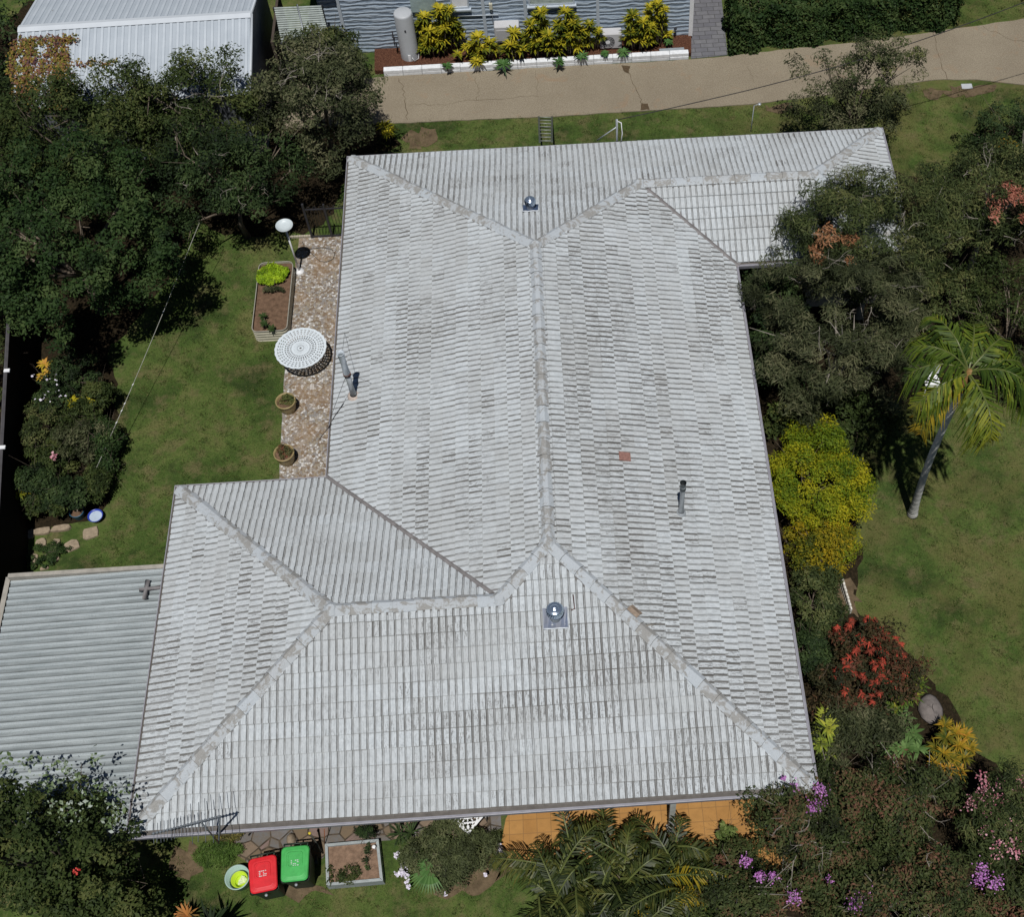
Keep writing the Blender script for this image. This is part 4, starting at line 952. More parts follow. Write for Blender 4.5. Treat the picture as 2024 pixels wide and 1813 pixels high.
# ---------------------------------------------------------------- rosette plants (crotons, agaves, bromeliads)
def rosette_geo(heads, ll, lw, cnt, arch=.5, up=.5, seg=3, r_=None):
    r_ = r_ or rng; V = []; F = []; rn = []; b = 0
    for h in heads:
        h = np.array(h); hr = r_.random()*.35
        for i in range(cnt):
            a = r_.random()*6.283; el = up*(1-.9*i/cnt)+r_.normal(0, .12); d = np.array([math.cos(a), math.sin(a), 0]); l = ll*(.7+.5*r_.random()); s = np.array([-d[1], d[0], 0])
            pts = []; rr = np.clip(hr+.5*(1-i/cnt)+r_.normal(0, .15), 0, 1)
            for k in range(seg+1):
                f = k/seg; pts.append(h+d*l*f*math.cos(min(1.4, max(-.3, el+.2)))+np.array([0, 0, l*(f*math.sin(el+.35)-arch*f*f)]))
            ws = [.35, 1.0, .8, .05] if seg == 3 else [.4, 1, .05]
            for k in range(seg+1): V += [pts[k]-s*lw*ws[k]/2, pts[k]+s*lw*ws[k]/2]; rn += [rr, rr]
            for k in range(seg): F.append([b+2*k, b+2*k+1, b+2*k+3, b+2*k+2])
            b += 2*(seg+1)
    V = np.array(V); V[:, 2] = np.maximum(V[:, 2], .02)
    return V, np.array(F), np.array(rn)
def rosette_plant(name, label, cat, heads, ll, lw, cnt, mat, group=None, arch=.5, up=.6, stems=True, ground=0.0):
    h = np.array(heads); b = h.mean(0); t = thing(name, label, cat, (b[0], b[1], ground), group)
    V, F, rn = rosette_geo(heads, ll, lw, cnt, arch, up); npmesh('foliage', V, F, mat, t, {'rnd': rn})
    m = MB()
    for q in h: m.tube([((q[0]*2+b[0])/3, (q[1]*2+b[1])/3, ground), (q[0], q[1], q[2])], [.025, .015], 6)
    m.build('stem', M_BARK, t); return t
def heads_at(cl): return [UX(*c) for c in cl]
GC = 'yellow and green crotons along the block wall'
def croton(label, cl, ll=.34, cnt=52, mat=None, group=GC, name='croton_shrub', lw=.06):
    hs = []
    for c in cl:
        hs.append(UX(*c))
        z_ = c[2]-.28; y_ = c[1]+12
        while z_ > (.35 if group == GC else .5) and len(hs) < 26: hs.append(UX(c[0]+random.uniform(-13, 13), y_, z_)); z_ -= .28; y_ += 12
    return rosette_plant(name, label, 'shrub', hs, ll, lw, cnt, mat or G_YEL, group, .45, .8, ground=.15 if group == GC else 0)
croton('tall yellow croton right beside the grey water heater', [(838, 35, 1.5), (850, 62, 1.2), (868, 80, .8), (845, 90, .6), (880, 55, 1.3)])
croton('yellow croton leaning up against the meter box', [(885, 22, 1.8), (895, 45, 1.3), (870, 20, 1.9)])
croton('small yellow croton with drooping golden leaves at the bed edge', [(905, 108, .45), (922, 95, .6)], .26, 34)
croton('bushy yellow croton in front of the plain air conditioner', [(945, 75, 1.0), (955, 95, .7), (968, 85, .8), (945, 122, .35)])
croton('yellow croton to the left of the large cluster', [(1010, 90, .9), (1030, 100, .6), (1015, 65, 1.2)])
croton('largest yellow croton cluster in the middle of the bed', [(1050, 50, 1.4), (1070, 25, 1.7), (1085, 70, 1.1), (1060, 85, .8), (1085, 95, .6)])
croton('tall yellow croton in front of the louvred window', [(1118, 25, 1.7), (1105, 50, 1.3), (1128, 70, 1.0), (1110, 85, .7), (1135, 45, 1.4)])
croton('yellow croton just left of the fan unit', [(1165, 48, 1.2), (1180, 62, .9), (1150, 60, 1.0)], .27)
croton('tall yellow croton near the right end of the wall', [(1250, 30, 1.5), (1270, 45, 1.3), (1245, 65, .9), (1265, 80, .6), (1285, 55, 1.0)])
croton('yellow croton farthest right against the corner', [(1300, 8, 1.8), (1285, 15, 1.6), (1312, 20, 1.6)], .27)
GA = 'green agaves overhanging the white edging'
for lb, px, py, s in (('largest green agave hanging over the middle of the white edging', 995, 128, .36), ('green agave on the white edging below the large croton cluster', 1104, 122, .27), ('green agave right of the middle of the white edging', 1150, 110, .26),
                      ('small green agave between the fan unit and the edging', 1195, 105, .2), ('bright green agave below the tall right croton', 1232, 103, .27), ('small green agave under the left croton', 884, 130, .22), ('small upright agave by the garden tap', 1322, 82, .22)):
    rosette_plant('agave', lb, 'succulent', [UX(px, py, .35)], s, .055, 42, G_AGA, GA, .55, .7, ground=.15)
rosette_plant('bromeliad', 'yellow green plant at the roof corner under the greyish tree', 'plant', [UX(768, 262, .5), UX(760, 250, .5)], .34, .05, 36, G_YEL, None)

# ---------------------------------------------------------------- right hand garden
GR = 'trees in the right hand garden'
t, CC = tree('tree', 'large wispy bottlebrush tree overhanging the right wing of the roof', 'tree', at(1735, 470, 3.2), (2.15, 1.65, 1.3), 190, 40000, .13, .022, G_BOT, .34, .13, M_TWIG, GR, 21, lump=.3, droop=0)
bare_twigs(t, at(1740, 470, 3.2), (1.8, 1.3, 1.2), 7, seed=9, ln=.5)
Pn, Nn, rnd, _ = crown_points(at(1640, 480, 4.0), (.5, .7, .4), 9, 900, .22, seed=3); leaves('rusty_foliage', Pn, Nn, .12, .03, leafmat('leaf_rusty', [(.10, .05, .025), (.26, .12, .055), (.32, .17, .09)]), t)
t, CC = tree('tree', 'grey green feathery tree beside the right eave with bare white branches', 'tree', at(1670, 645, 2.7), (2.15, 2.3, 1.8), 200, 44000, .14, .020, G_GREY, .33, .13, M_TWIG, GR, 22, lump=.3)
bare_twigs(t, at(1680, 640, 2.8), (1.7, 1.9, 1.6), 14, seed=10, ln=.6)
tree('tree', 'dark broadleaf tree squeezed against the right eave', 'tree', at(1530, 640, 1.5), (.75, 2.1, 1.2), 90, 12000, .10, .05, G_DARK, .32, .08, None, GR, 23)
t, _ = tree('tree', 'thin open tree standing behind the far right end of the roof', 'tree', at(1700, 190, 2.1), (1.55, 1.05, 1.7), 90, 13000, .10, .028, G_GREY, .30, .09, None, GR, 24, lump=.45)
Pn, Nn, rnd, _ = crown_points(at(1740, 120, 3.4), (1.2, .8, .7), 26, 2400, .22, seed=8, lump=.4); leaves('upper_crown', Pn, Nn, .09, .028, G_BOT, t, rnd)
t, CC = tree('tree', 'mixed green tree at the right edge behind the palm', 'tree', at(1960, 400, 2.6), (1.9, 1.6, 1.7), 130, 22000, .11, .03, G_BOT, .35, .11, M_TWIG, GR, 25)
bare_twigs(t, at(1950, 420, 2.6), (1.5, 1.4, 1.4), 10, seed=12, ln=.6)
Pn, Nn, rnd, _ = crown_points(at(2005, 410, 3.6), (.55, .5, .4), 9, 1000, .26, seed=4); leaves('red_foliage', Pn, Nn, .10, .03, leafmat('leaf_brick', [(.16, .05, .035), (.32, .11, .07), (.38, .18, .13)]), t)
t, _ = tree('shrub', 'round dark green shrub at the upper right edge above the mixed tree', 'shrub', at(1990, 262, 1.1), (1.1, .75, .9), 60, 9000, .09, .03, G_DARK, .28, .06, None, None, 26)
leaves('orange_flowers', at(1990, 285, 1.7)+rng.normal(0, .12, (60, 3)), np.tile([0, 0, 1.], (60, 1)), .12, .05, G_ORG, t)
tree('tree', 'dark shrubby tree at the right edge below the palm fronds', 'tree', at(2010, 640, 1.7), (1.1, 2.2, 1.3), 80, 10000, .10, .03, G_OLIVE, .34, .09, None, GR, 27)
tree('shrub', 'dark olive shrub in deep shade between the feathery tree and the golden hedge', 'shrub', at(1655, 835, .7), (1.5, .75, .7), 60, 8000, .11, .05, G_OLIVE, .28, .045, None, None, 28)
rosette_plant('dracaena', 'broad leaved green and yellow plant against the right eave', 'plant', heads_at([(1535, 808, .9), (1548, 830, .7), (1560, 812, .7)]), .28, .075, 22, leafmat('leaf_variegated_green', [(.03, .05, .015), (.10, .13, .03), (.26, .25, .09)]), None)
# golden hedge in two lumps
t, _ = tree('golden_shrub', 'bright golden yellow shrub along the right eave', 'shrub', at(1612, 955, 1.15), (.98, 1.50, .95), 120, 44000, .062, .022, G_GOLD, .30, .05, None, 'golden shrubs along the right eave', 31, lowcut=-.3, lump=.24)
t, _ = tree('golden_shrub', 'smaller duller golden shrub below the bright golden one', 'shrub', at(1622, 1085, .9), (.80, .85, .75), 80, 12000, .062, .022, leafmat('leaf_gold_dull', [(.03, .045, .008), (.085, .10, .010), (.20, .17, .010), (.32, .22, .010)]), .22, .04, None, 'golden shrubs along the right eave', 32, lowcut=-.3, lump=.22)
tree('shrub', 'dark green shrub under the eave below the golden shrubs', 'shrub', at(1610, 1190, .7), (.55, .9, .7), 60, 9000, .08, .03, G_BOT, .22, .04, None, None, 33, lowcut=-.2)
t, _ = tree('red_leaf_shrub', 'shrub with scarlet leaf clusters beside the right lawn', 'shrub', at(1712, 1320, .8), (1.05, 1.05, .8), 90, 9000, .09, .032, leafmat('leaf_bronze', [(.014, .016, .008), (.030, .032, .014), (.055, .040, .018), (.12, .045, .028)]), .26, .04, None, None, 34, lowcut=-.1, lump=.5)
r_ = np.random.default_rng(44); hs = []
for i in range(80):
    a = r_.random()*6.283; q = math.sqrt(r_.random()); hs.append(UX(1712+78*q*math.cos(a), 1305+85*q*math.sin(a), 1.50-.35*q+r_.normal(0, .05)))
for q in [(1655, 1240), (1680, 1235), (1750, 1290), (1785, 1300), (1790, 1330), (1740, 1370), (1745, 1340), (1725, 1390), (1700, 1270)]: hs.append(UX(*q, 1.35))
V, F, rn = rosette_geo(hs, .12, .026, 15, .95, .35); npmesh('red_leaf_clusters', V, F, G_RED, t, {'rnd': rn})
croton('pale yellow green croton tight against the lower right eave', [(1635, 1440, 1.1), (1650, 1455, .8), (1625, 1470, .9), (1655, 1430, .8), (1640, 1480, .7), (1665, 1445, .7), (1632, 1420, .9)], .34, 40, leafmat('leaf_croton_pale', [(.06, .09, .015), (.18, .23, .03), (.36, .36, .05)]), None)
croton('orange and yellow croton beside the flat rock', [(1870, 1460, .9), (1895, 1475, .8), (1880, 1500, .7), (1905, 1500, .7), (1865, 1490, .8), (1890, 1450, .7), (1850, 1480, .7), (1905, 1455, .6), (1870, 1520, .7), (1895, 1525, .6), (1850, 1510, .6), (1915, 1480, .6), (1868, 1435, .6)], .30, 40, G_ORG, None, lw=.038)
croton('green croton touched with yellow between the red shrub and the rock', [(1790, 1360, .7), (1800, 1375, .5), (1780, 1385, .6), (1815, 1355, .4), (1795, 1340, .6), (1770, 1400, .6)], .32, 36, leafmat('leaf_croton_green', [(.03, .06, .01), (.08, .13, .02), (.28, .25, .03)]), None)
rosette_plant('cordyline', 'broad green leaved clump with pale tips below the rock', 'plant', heads_at([(1750, 1440, .7), (1785, 1420, .6), (1770, 1440, .7), (1800, 1450, .6), (1790, 1480, .7), (1815, 1480, .5), (1760, 1480, .6), (1735, 1450, .5)]), .34, .06, 30, leafmat('leaf_cordyline', [(.03, .06, .015), (.07, .13, .035), (.15, .24, .08)]), None)
tree('shrub', 'dull green shrub between the red shrub and the crepe myrtle', 'shrub', at(1700, 1450, .8), (1.0, .6, .6), 60, 8000, .09, .025, G_GREY, .24, .04, None, None, 35, lowcut=-.1)
p = UX(1838, 1405); m = MB()
prf = [(.32, 0), (.36, .08), (.30, .15), (.17, .19), (.001, .20)]; m.lathe(p, prf, 14, sx=.75, sy=1.05)
o = m.build('garden_rock', plain('grey_rock', (.17, .15, .14), .9, .15, var=.35, scale=7, bump=.02)); tag(o, 'flat grey rock at the edge of the right lawn', 'rock')
for v in o.data.vertices: v.co += Vector(rng.normal(0, .015, 3))
# white picket stick
a, b = UX(1666, 1148, .35), UX(1682, 1203, .2); m = MB()
for i in range(9):
    q = np.array(a)+(np.array(b)-a)*i/8; m.box(q-[.022, .045, .35], q+[.022, .028, .03+.015*(i % 2)])
m.box(np.array(b)-[.03, .0, .2], np.array(b)+[.0, .6, -.1]); tag(m.build('picket_edging', plain('weathered_white', (.62, .60, .54), .8, .2, var=.25, scale=20)), 'short strip of white wooden edging beside the lawn below the golden shrubs', 'garden edging')

# ---------------------------------------------------------------- palms
def frond_geo(base, az_, ln, el, droop, nleaf, ll, lw, r_, hang=.5, V=None, F=None, rn=None, rach=None, tone=.5, curl=0):
    d = np.array([math.cos(az_), math.sin(az_), 0]); s = np.array([-d[1], d[0], 0]); pts = []; K = 10; p = np.array(base, float); e = el; pts = [p.copy()]
    for k in range(K):
        e -= droop/K*(.5+k/K); dd = d*math.cos(e)+s*curl*k/K; p = p+(dd+np.array([0, 0, math.sin(e)]))*ln/K; pts.append(p.copy())
    rach.tube(pts, [.022*(1-k/(K+1))+.004 for k in range(K+1)], 5)
    pts = np.array(pts); b = len(V)
    for i in range(nleaf):
        f = .12+.88*i/nleaf; x = f*K; k = min(int(x), K-1); c = pts[k]+(pts[k+1]-pts[k])*(x-k); t_ = pts[k+1]-pts[k]; t_ /= np.linalg.norm(t_)
        L_ = ll*math.sin(math.pi*min(1, .18+.75*f))**.6*(.85+.3*r_.random())
        for sg in (-1, 1):
            if r_.random() < .10: continue
            L_ = L_*(.78+.3*r_.random())
            o = s*sg*.85+r_.normal(0, .13, 3)+t_*(.45+.5*f)+np.array([0, 0, .18]); o /= np.linalg.norm(o)
            q1 = c+o*L_*.5+np.array([0, 0, -hang*L_*.12]); q2 = c+o*L_*(1-.12*hang)+np.array([0, 0, -hang*L_*(.5+.2*r_.random())]); wv = t_*lw/2*(1+.2*r_.random())
            n0 = len(V); V += [c-wv*.6, c+wv*.6, q1+wv, q1-wv, q2]; r0 = np.clip(tone+r_.normal(0, .13)+(.15 if f > .8 else 0), 0, 1); rn += [r0]*5
            F += [[n0, n0+1, n0+2, n0+3], [n0+3, n0+2, n0+4, n0+4]]
def add_frond(t, name, mat, **k):
    V, F, rn = [], [], []; m = MB(); r_ = k.pop('r_'); frond_geo(V=V, F=F, rn=rn, rach=m, r_=r_, **k)
    Fq = []; 
    for a in F: Fq.append(a)
    V = np.array(V); V[:, 2] = np.maximum(V[:, 2], .03)
    me = MB(); me.v = [tuple(map(float, v)) for v in V]; me.f = [a if a[2] != a[3] else a[:3] for a in Fq]; me.m = [0]*len(Fq); me.fs = [False]*len(Fq)
    n0 = len(me.v); me.mi = 1; me.add(m.v, m.f)
    o = me.build(name, [mat, k.get('x') or M_RACH], t)
    at_ = o.data.attributes.new('rnd', 'FLOAT', 'POINT'); at_.data.foreach_set('value', np.concatenate([rn, np.full(len(o.data.vertices)-n0, .5)]).astype(np.float32)); return o
M_RACH = plain('frond_stalk', (.10, .12, .03), .5, .4)
pb = UX(1803, 1018); crn = np.array(UX(1914, 738, 6.4)); r_ = np.random.default_rng(3)
palm = thing('palm_tree', 'leaning grey trunked palm on the right lawn with a yellowing lower frond', 'palm tree', pb)
mid = (np.array(pb)*.5+crn*.5)+np.array([-.08, 0, 0]); m = MB(); fs_ = np.linspace(0, 1, 81)
m.tube([np.array(pb)+(crn-[0, 0, .5]-pb)*f+np.array([-.10, 0, 0])*math.sin(math.pi*f) for f in fs_], [(.095-.022*f+.05*math.exp(-f*14))*(1.0 if i % 3 else .955) for i, f in enumerate(fs_)], 14)
m.build('trunk', plain('palm_trunk', (.52, .51, .47), .85, .15, var=.3, scale=9), palm)
m = MB(); m.tube([crn-[0, 0, .55], crn-[0, 0, .25], crn+[0, 0, .1]], [.12, .13, .06], 12); m.build('crownshaft', plain('crownshaft', (.24, .14, .05), .6, .3, var=.5, scale=8), palm)
fr = [(100, 2.0, 1.0, 1.6, 0, .45), (128, 2.0, .7, 2.0, 0, .75), (62, 2.0, .7, 2.1, 0, .7), (35, 2.2, .8, 2.3, 0, .5), (172, 2.0, .9, 2.4, .1, .45), (150, 1.9, 1.1, 1.8, 0, .35), (8, 2.2, .6, 2.2, 0, .5), (-28, 2.1, .5, 2.4, 0, .7), (-62, 2.0, .35, 2.1, 0, .8), (-98, 1.9, .15, 1.9, 0, .65), (192, 2.0, .5, 2.2, -.2, .75), (-15, 1.9, 1.0, 2.4, 0, .35), (82, 1.9, .6, 1.9, 0, .3)]
for i, (a_, ln_, el, dr, cu, tn) in enumerate(fr): add_frond(palm, 'frond', G_PALM, base=crn, az_=R(a_+r_.normal(0, 8)), ln=ln_*(.74+.22*r_.random()), el=el, droop=dr, nleaf=36, ll=.66, lw=.050, hang=1.5, tone=tn, curl=cu, r_=r_)
o = add_frond(palm, 'frond', G_PALMY, base=crn, az_=R(216), ln=1.75, el=-.05, droop=1.5, nleaf=30, ll=.52, lw=.045, hang=.9, tone=.5, curl=.1, r_=r_); o['label'] = 'yellowing lower frond'
# second palm past the right edge: only its shadow lies in the picture
pb2 = np.array([17.6, 2.3, 0.]); c2 = pb2+[.15, .1, 4.2]
palm2 = thing('palm_tree', 'palm standing outside the right edge and casting the spiky shadow on the lawn', 'palm tree', pb2)
m = MB(); m.tube([pb2, c2], [.13, .09], 12); m.build('trunk', plain('palm_trunk', (.24, .23, .21), .85, .15), palm2)
for a_ in range(0, 360, 36): add_frond(palm2, 'frond', G_PALM, base=c2, az_=R(a_+7), ln=2.0, el=.5, droop=1.6, nleaf=26, ll=.55, lw=.045, hang=.8, tone=.5, r_=r_)
# cane palms at the bottom
G_CANE = leafmat('leaf_cane', [(.007, .012, .004), (.015, .025, .006), (.034, .046, .010), (.10, .10, .022)], .5, .06, .25, ns=3)
GP = 'palm clumps in front of the orange patio'
for lb, hd, ln_, n_, sd_, tn in (
    ('cane palm clump at the left end of the orange patio', (1110, 1762, 1.5), 1.5, 19, 5, .5), ('arching palm clump in the middle of the bottom edge', (1215, 1728, 1.4), 1.4, 20, 6, .45),
    ('palm clump with orange tinted fronds beside the crepe myrtle', (1330, 1742, 1.3), 1.4, 19, 7, .6), ('palm clump cut by the bottom edge of the picture', (1200, 1840, 1.5), 1.6, 18, 8, .45)):
    h = np.array(UX(*hd)); t = thing('cane_palm', lb, 'palm', (h[0], h[1], 0), GP); r2 = np.random.default_rng(sd_); m = MB()
    for k in range(4):
        o_ = r2.normal(0, .14, 3)*[1, 1, 0]; m.tube([(h[0]+o_[0]*.6, h[1]+o_[1]*.6, 0), tuple(h+o_-[0, 0, .15])], [.05, .035], 8)
    m.build('canes', M_BARK, t)
    for k in range(n_):
        a_ = 360*k/n_+r2.normal(0, 12); yl = (sd_ == 7 and k in (0, 1, 13))
        add_frond(t, 'frond', G_PALMY if yl else G_CANE, base=h+r2.normal(0, .28, 3)*[1, 1, .6], az_=R(a_), ln=ln_*(.6+.65*r2.random()), el=.35+.9*r2.random(), droop=1.4+.9*r2.random(), nleaf=30, ll=.46, lw=.036, hang=1.2, curl=r2.normal(0, .35), tone=float(np.clip(tn+r2.normal(0, .15), 0, 1)), r_=r2)
# off the bottom edge: the plant whose spiky shadow shows by the bins
rosette_plant('yucca', 'dark spiky yucca at the bottom edge left of the bins', 'plant', [UX(416, 1838, .9)], .62, .06, 46, G_DARK, None, .3, .9)
rosette_plant('bromeliad', 'orange bromeliad at the bottom edge below the left tree', 'plant', [UX(370, 1812, .35)], .34, .045, 34, leafmat('leaf_bromeliad', [(.16, .10, .03), (.40, .17, .05), (.50, .26, .10)]), None, .25, .8)

# ---------------------------------------------------------------- bottom right crepe myrtles and oleander
GM = 'crepe myrtles filling the bottom right corner'
def blossoms(t, spots, mat, n=95, r=.10, s=.036, name='blossom'):
    for q in spots:
        c = at(*q[:3]); k = q[3] if len(q) > 3 else 1
        leaves(name, c+rng.normal(0, r*k/1.6, (int(n*k), 3)), np.tile([0, 0, 1.], (int(n*k), 1)), s, s*.8, mat, t)
t, _ = tree('crepe_myrtle', 'flowering crepe myrtle brushing the bottom right roof corner', 'tree', at(1620, 1640, 1.8), (1.25, 1.1, 1.3), 150, 26000, .075, .03, G_MYR, .27, .08, M_TWIG, GM, 41, lump=.3)
blossoms(t, [(1570, 1556, 3.0, .8), (1622, 1562, 3.0), (1620, 1592, 2.9), (1604, 1600, 2.9, .8), (1475, 1702, 2.4), (1500, 1732, 2.4, .8), (1528, 1732, 2.4, .8), (1550, 1540, 3.0, .4)], G_MAUV); bare_twigs(t, at(1600, 1660, 1.9), (1., .9, 1.1), 10, seed=14)
t, _ = tree('crepe_myrtle', 'crepe myrtle in the bottom right corner with the largest mauve blossoms', 'tree', at(1770, 1780, 1.9), (1.5, 1.0, 1.35), 170, 30000, .075, .03, G_MYR, .27, .09, M_TWIG, GM, 42, lump=.25)
blossoms(t, [(1700, 1780, 2.9, 1.4), (1715, 1775, 2.9, 1.2), (1690, 1790, 2.9), (1570, 1775, 2.4, 1.1), (1942, 1720, 2.6, 1.1), (1938, 1742, 2.6, 1.2), (1967, 1746, 2.6, 1.1), (1640, 1740, 2.6, .6)], G_MAUV); bare_twigs(t, at(1760, 1760, 1.9), (1.2, .9, 1.2), 10, seed=15)
t, _ = tree('crepe_myrtle', 'darker crepe myrtle without flowers between the croton and the bottom right corner', 'tree', at(1760, 1600, 1.7), (1.25, .8, 1.1), 130, 20000, .075, .03, G_MYR, .27, .08, M_TWIG, GM, 43, lump=.3)
bare_twigs(t, at(1750, 1600, 1.7), (1.1, .7, 1.), 8, seed=16)
t, _ = tree('crepe_myrtle', 'low crepe myrtle behind the palms at the bottom edge', 'tree', at(1480, 1790, 1.4), (.95, .65, 1.0), 90, 14000, .075, .03, G_MYR, .26, .07, M_TWIG, GM, 44, lump=.3)
t, _ = tree('oleander', 'pink flowering oleander at the right edge', 'shrub', at(1985, 1640, 1.4), (.95, 1.1, 1.05), 100, 14000, .11, .022, G_BOT, .26, .06, None, None, 45, lump=.25)
sp = [(1915+rng.random()*110, 1540+rng.random()*75, 2.1, .35+.35*rng.random()) for _ in range(22)]+[(1950+rng.random()*70, 1625+rng.random()*70, 2.2, .35) for _ in range(8)]
Pf = np.concatenate([at(q[0], q[1], q[2])+rng.normal(0, .07, (24, 3)) for q in sp]); leaves('blossom', Pf, np.tile([0, 0, 1.], (len(Pf), 1)), .042, .034, G_PINK, t)

# bottom left tree
t, _ = tree('tree', 'tree with pale variegated tips overhanging the carport at the bottom left', 'tree', at(85, 1680, 2.8), (1.55, 1.15, 1.5), 150, 20000, .085, .045, G_OLIVE, .27, .1, None, None, 51, lump=.3)
r2 = np.random.default_rng(9); Cn = []; 
for i in range(46):
    a = r2.random()*6.283; q = r2.random()**.5; px, py = 90+165*q*math.cos(a), 1575+95*q*math.sin(a)
    Cn.append(at(px, py, 3.9-.5*q)+r2.normal(0, .09, (18, 3)))
Cn = np.concatenate(Cn); leaves('pale_tips', Cn, np.tile([0, 0, 1.], (len(Cn), 1)), .085, .05, G_WHITE, t)
for i, q in enumerate([(150, 1725), (60, 1500)]): leaves('blossom', at(*q, 3.6)+rng.normal(0, .035, (22, 3)), np.tile([0, 0, 1.], (22, 1)), .05, .04, G_REDP if i == 0 else G_WHITE, t)
tree('tree', 'dark low tree under the pale tipped one with small yellow green leaves', 'tree', at(200, 1790, 1.4), (1.1, .8, 1.0), 80, 11000, .09, .045, G_OLIVE, .27, .07, None, None, 52, lump=.3)

# flower shrub by the front wall
t, _ = tree('flower_shrub', 'broad dull green shrub under the front eave with mauve flowers on its left', 'shrub', at(895, 1685, .45), (1.0, .68, .45), 130, 16000, .07, .022, leafmat('leaf_dusty', [(.022, .026, .012), (.05, .062, .025), (.085, .10, .042), (.12, .125, .06)]), .16, .03, None, None, 61, lowcut=.0, lump=.2)
sp = [(780+rng.random()*35, 1675+rng.random()*80) for _ in range(26)]+[(985, 1670), (990, 1680), (960, 1730), (880, 1770)]
Pf = np.concatenate([at(q[0], q[1], .45)+rng.normal(0, .02, (9, 3)) for q in sp]); leaves('blossom', Pf, np.tile([0, 0, 1.], (len(Pf), 1)), .05, .045, G_WPET, t)
def fan_leaf(t, c, az_, n, ll):
    V = []; F = []; rn = []
    for i in range(n):
        a = az_+(i/(n-1)-.5)*1.9; d = np.array([math.cos(a), math.sin(a), .12]); s = np.array([-d[1], d[0], 0]); b = len(V); q = np.array(c); V += [q-s*.008, q+s*.008, q+d*ll*.6+s*.02, q+d*ll*.6-s*.02, q+d*ll-[0, 0, .08]]; F += [[b, b+1, b+2, b+3], [b+3, b+2, b+4, b+4]]; rn += [rng.random()*.7+.3]*5
    me = MB(); me.v = [tuple(map(float, v)) for v in V]; me.f = [f if f[2] != f[3] else f[:3] for f in F]; me.m = [0]*len(F); me.fs = [False]*len(F); o = me.build('fan_leaf', G_AGA, t); a_ = o.data.attributes.new('rnd', 'FLOAT', 'POINT'); a_.data.foreach_set('value', np.array(rn, np.float32))
t = thing('fan_palm_seedling', 'bright green fan palm seedling in the flower shrub', 'plant', UX(855, 1720)); m = MB(); m.tube([UX(855, 1722, 0), UX(852, 1715, .4)], .012, 5); m.build('stem', M_BARK, t)
fan_leaf(t, UX(850, 1720, .7), R(-110), 15, .52); fan_leaf(t, UX(855, 1712, .75), R(-175), 13, .36)
rosette_plant('dark_grass', 'dark strappy clump under the front eave beside the raised bed', 'plant', heads_at([(790, 1650, .4), (812, 1648, .4)]), .36, .028, 26, G_DARK, None, .4, .8)

# ---------------------------------------------------------------- left garden shrubs
GS = 'small mixed shrubs in the left garden bed'
for lb, px, py, z, rad, mt, ll, lw, sd_ in (
    ('dark green shrub dotted with white flowers at the top of the left bed', 120, 790, .6, (.55, .55, .6), G_DARK, .07, .03, 71), ('green shrub beside the lawn edge at the top of the left bed', 195, 790, .5, (.45, .4, .45), G_OLIVE, .07, .03, 72),
    ('grey green round shrub in the middle of the left bed', 160, 880, .6, (.65, .55, .6), G_GREY, .075, .022, 73), ('fresh green shrub on the lawn side of the left bed', 210, 870, .5, (.35, .45, .4), G_MANGO, .06, .03, 74),
    ('olive shrub with a red bloom low in the left bed', 110, 905, .5, (.55, .6, .5), G_OLIVE, .07, .03, 75), ('deep green shrub above the blue bowl', 130, 980, .45, (.6, .45, .45), G_DARK, .08, .04, 76), ('brownish low shrub at the lawn edge above the blue bowl', 195, 960, .35, (.35, .5, .35), G_OLIVE, .06, .03, 77), ('small dark shrub against the fence', 75, 960, .6, (.35, .5, .5), G_DARK, .07, .03, 78)):
    t, _ = tree('garden_shrub', lb, 'shrub', at(px, py, z), rad, 55, 5500, ll, lw, mt, .17, .025, None, GS, sd_, lowcut=-.1)
    if sd_ == 71:
        Pf = at(100, 770, 1.15)+rng.normal(0, .28, (30, 3))*[1, 1, .2]; leaves('blossom', Pf, np.tile([0, 0, 1.], (30, 1)), .06, .06, G_WPET, t)
    if sd_ == 75: leaves('blossom', at(107, 902, 1.05)+rng.normal(0, .04, (30, 3)), np.tile([0, 0, 1.], (30, 1)), .06, .05, G_PINK, t)
GY = 'yellow leaved crotons in the left garden bed'
rosette_plant('croton_shrub', 'orange and yellow croton at the top of the left bed under the tree', 'shrub', heads_at([(88, 742, .8), (90, 720, .9)]), .26, .055, 20, leafmat('leaf_orange_yellow', [(.30, .25, .02), (.42, .30, .03), (.50, .22, .06)]), GY)
rosette_plant('croton_shrub', 'yellow croton of two heads in the middle of the left bed', 'shrub', heads_at([(143, 795, .8), (175, 792, .8)]), .24, .06, 24, G_YEL, GY)
rosette_plant('croton_shrub', 'yellow and maroon croton against the fence low in the left bed', 'shrub', heads_at([(42, 950, .9), (38, 975, .8)]), .30, .06, 22, G_YEL, GY)
# stones around the left garden
ST = 'flat garden stones by the blue bowl'
M_STN = plain('sand_stone', (.30, .24, .17), .9, .1, var=.35, scale=11, bump=.015)
def slab(px, py, rx, ry, rot, label, h=.05):
    c = UX(px, py); m = MB(); k = 9; a0 = [(rx*(1+rng.normal(0, .08))*math.copysign(abs(math.cos(t))**.6, math.cos(t)), ry*(1+rng.normal(0, .08))*math.copysign(abs(math.sin(t))**.6, math.sin(t))) for t in np.linspace(0, 6.283, k+1)[:-1]]
    co_, si_ = math.cos(rot), math.sin(rot); vs = []
    for z, s in ((0, 1.03), (h*.8, 1.0), (h, .93)): vs += [(c[0]+s*(x*co_-y*si_), c[1]+s*(x*si_+y*co_), z) for x, y in a0]
    m.add(vs, [[j*k+i, j*k+(i+1) % k, (j+1)*k+(i+1) % k, (j+1)*k+i] for j in range(2) for i in range(k)]+[[2*k+i for i in range(k)]]); tag(m.build('garden_stone', M_STN), label, 'stone', ST)
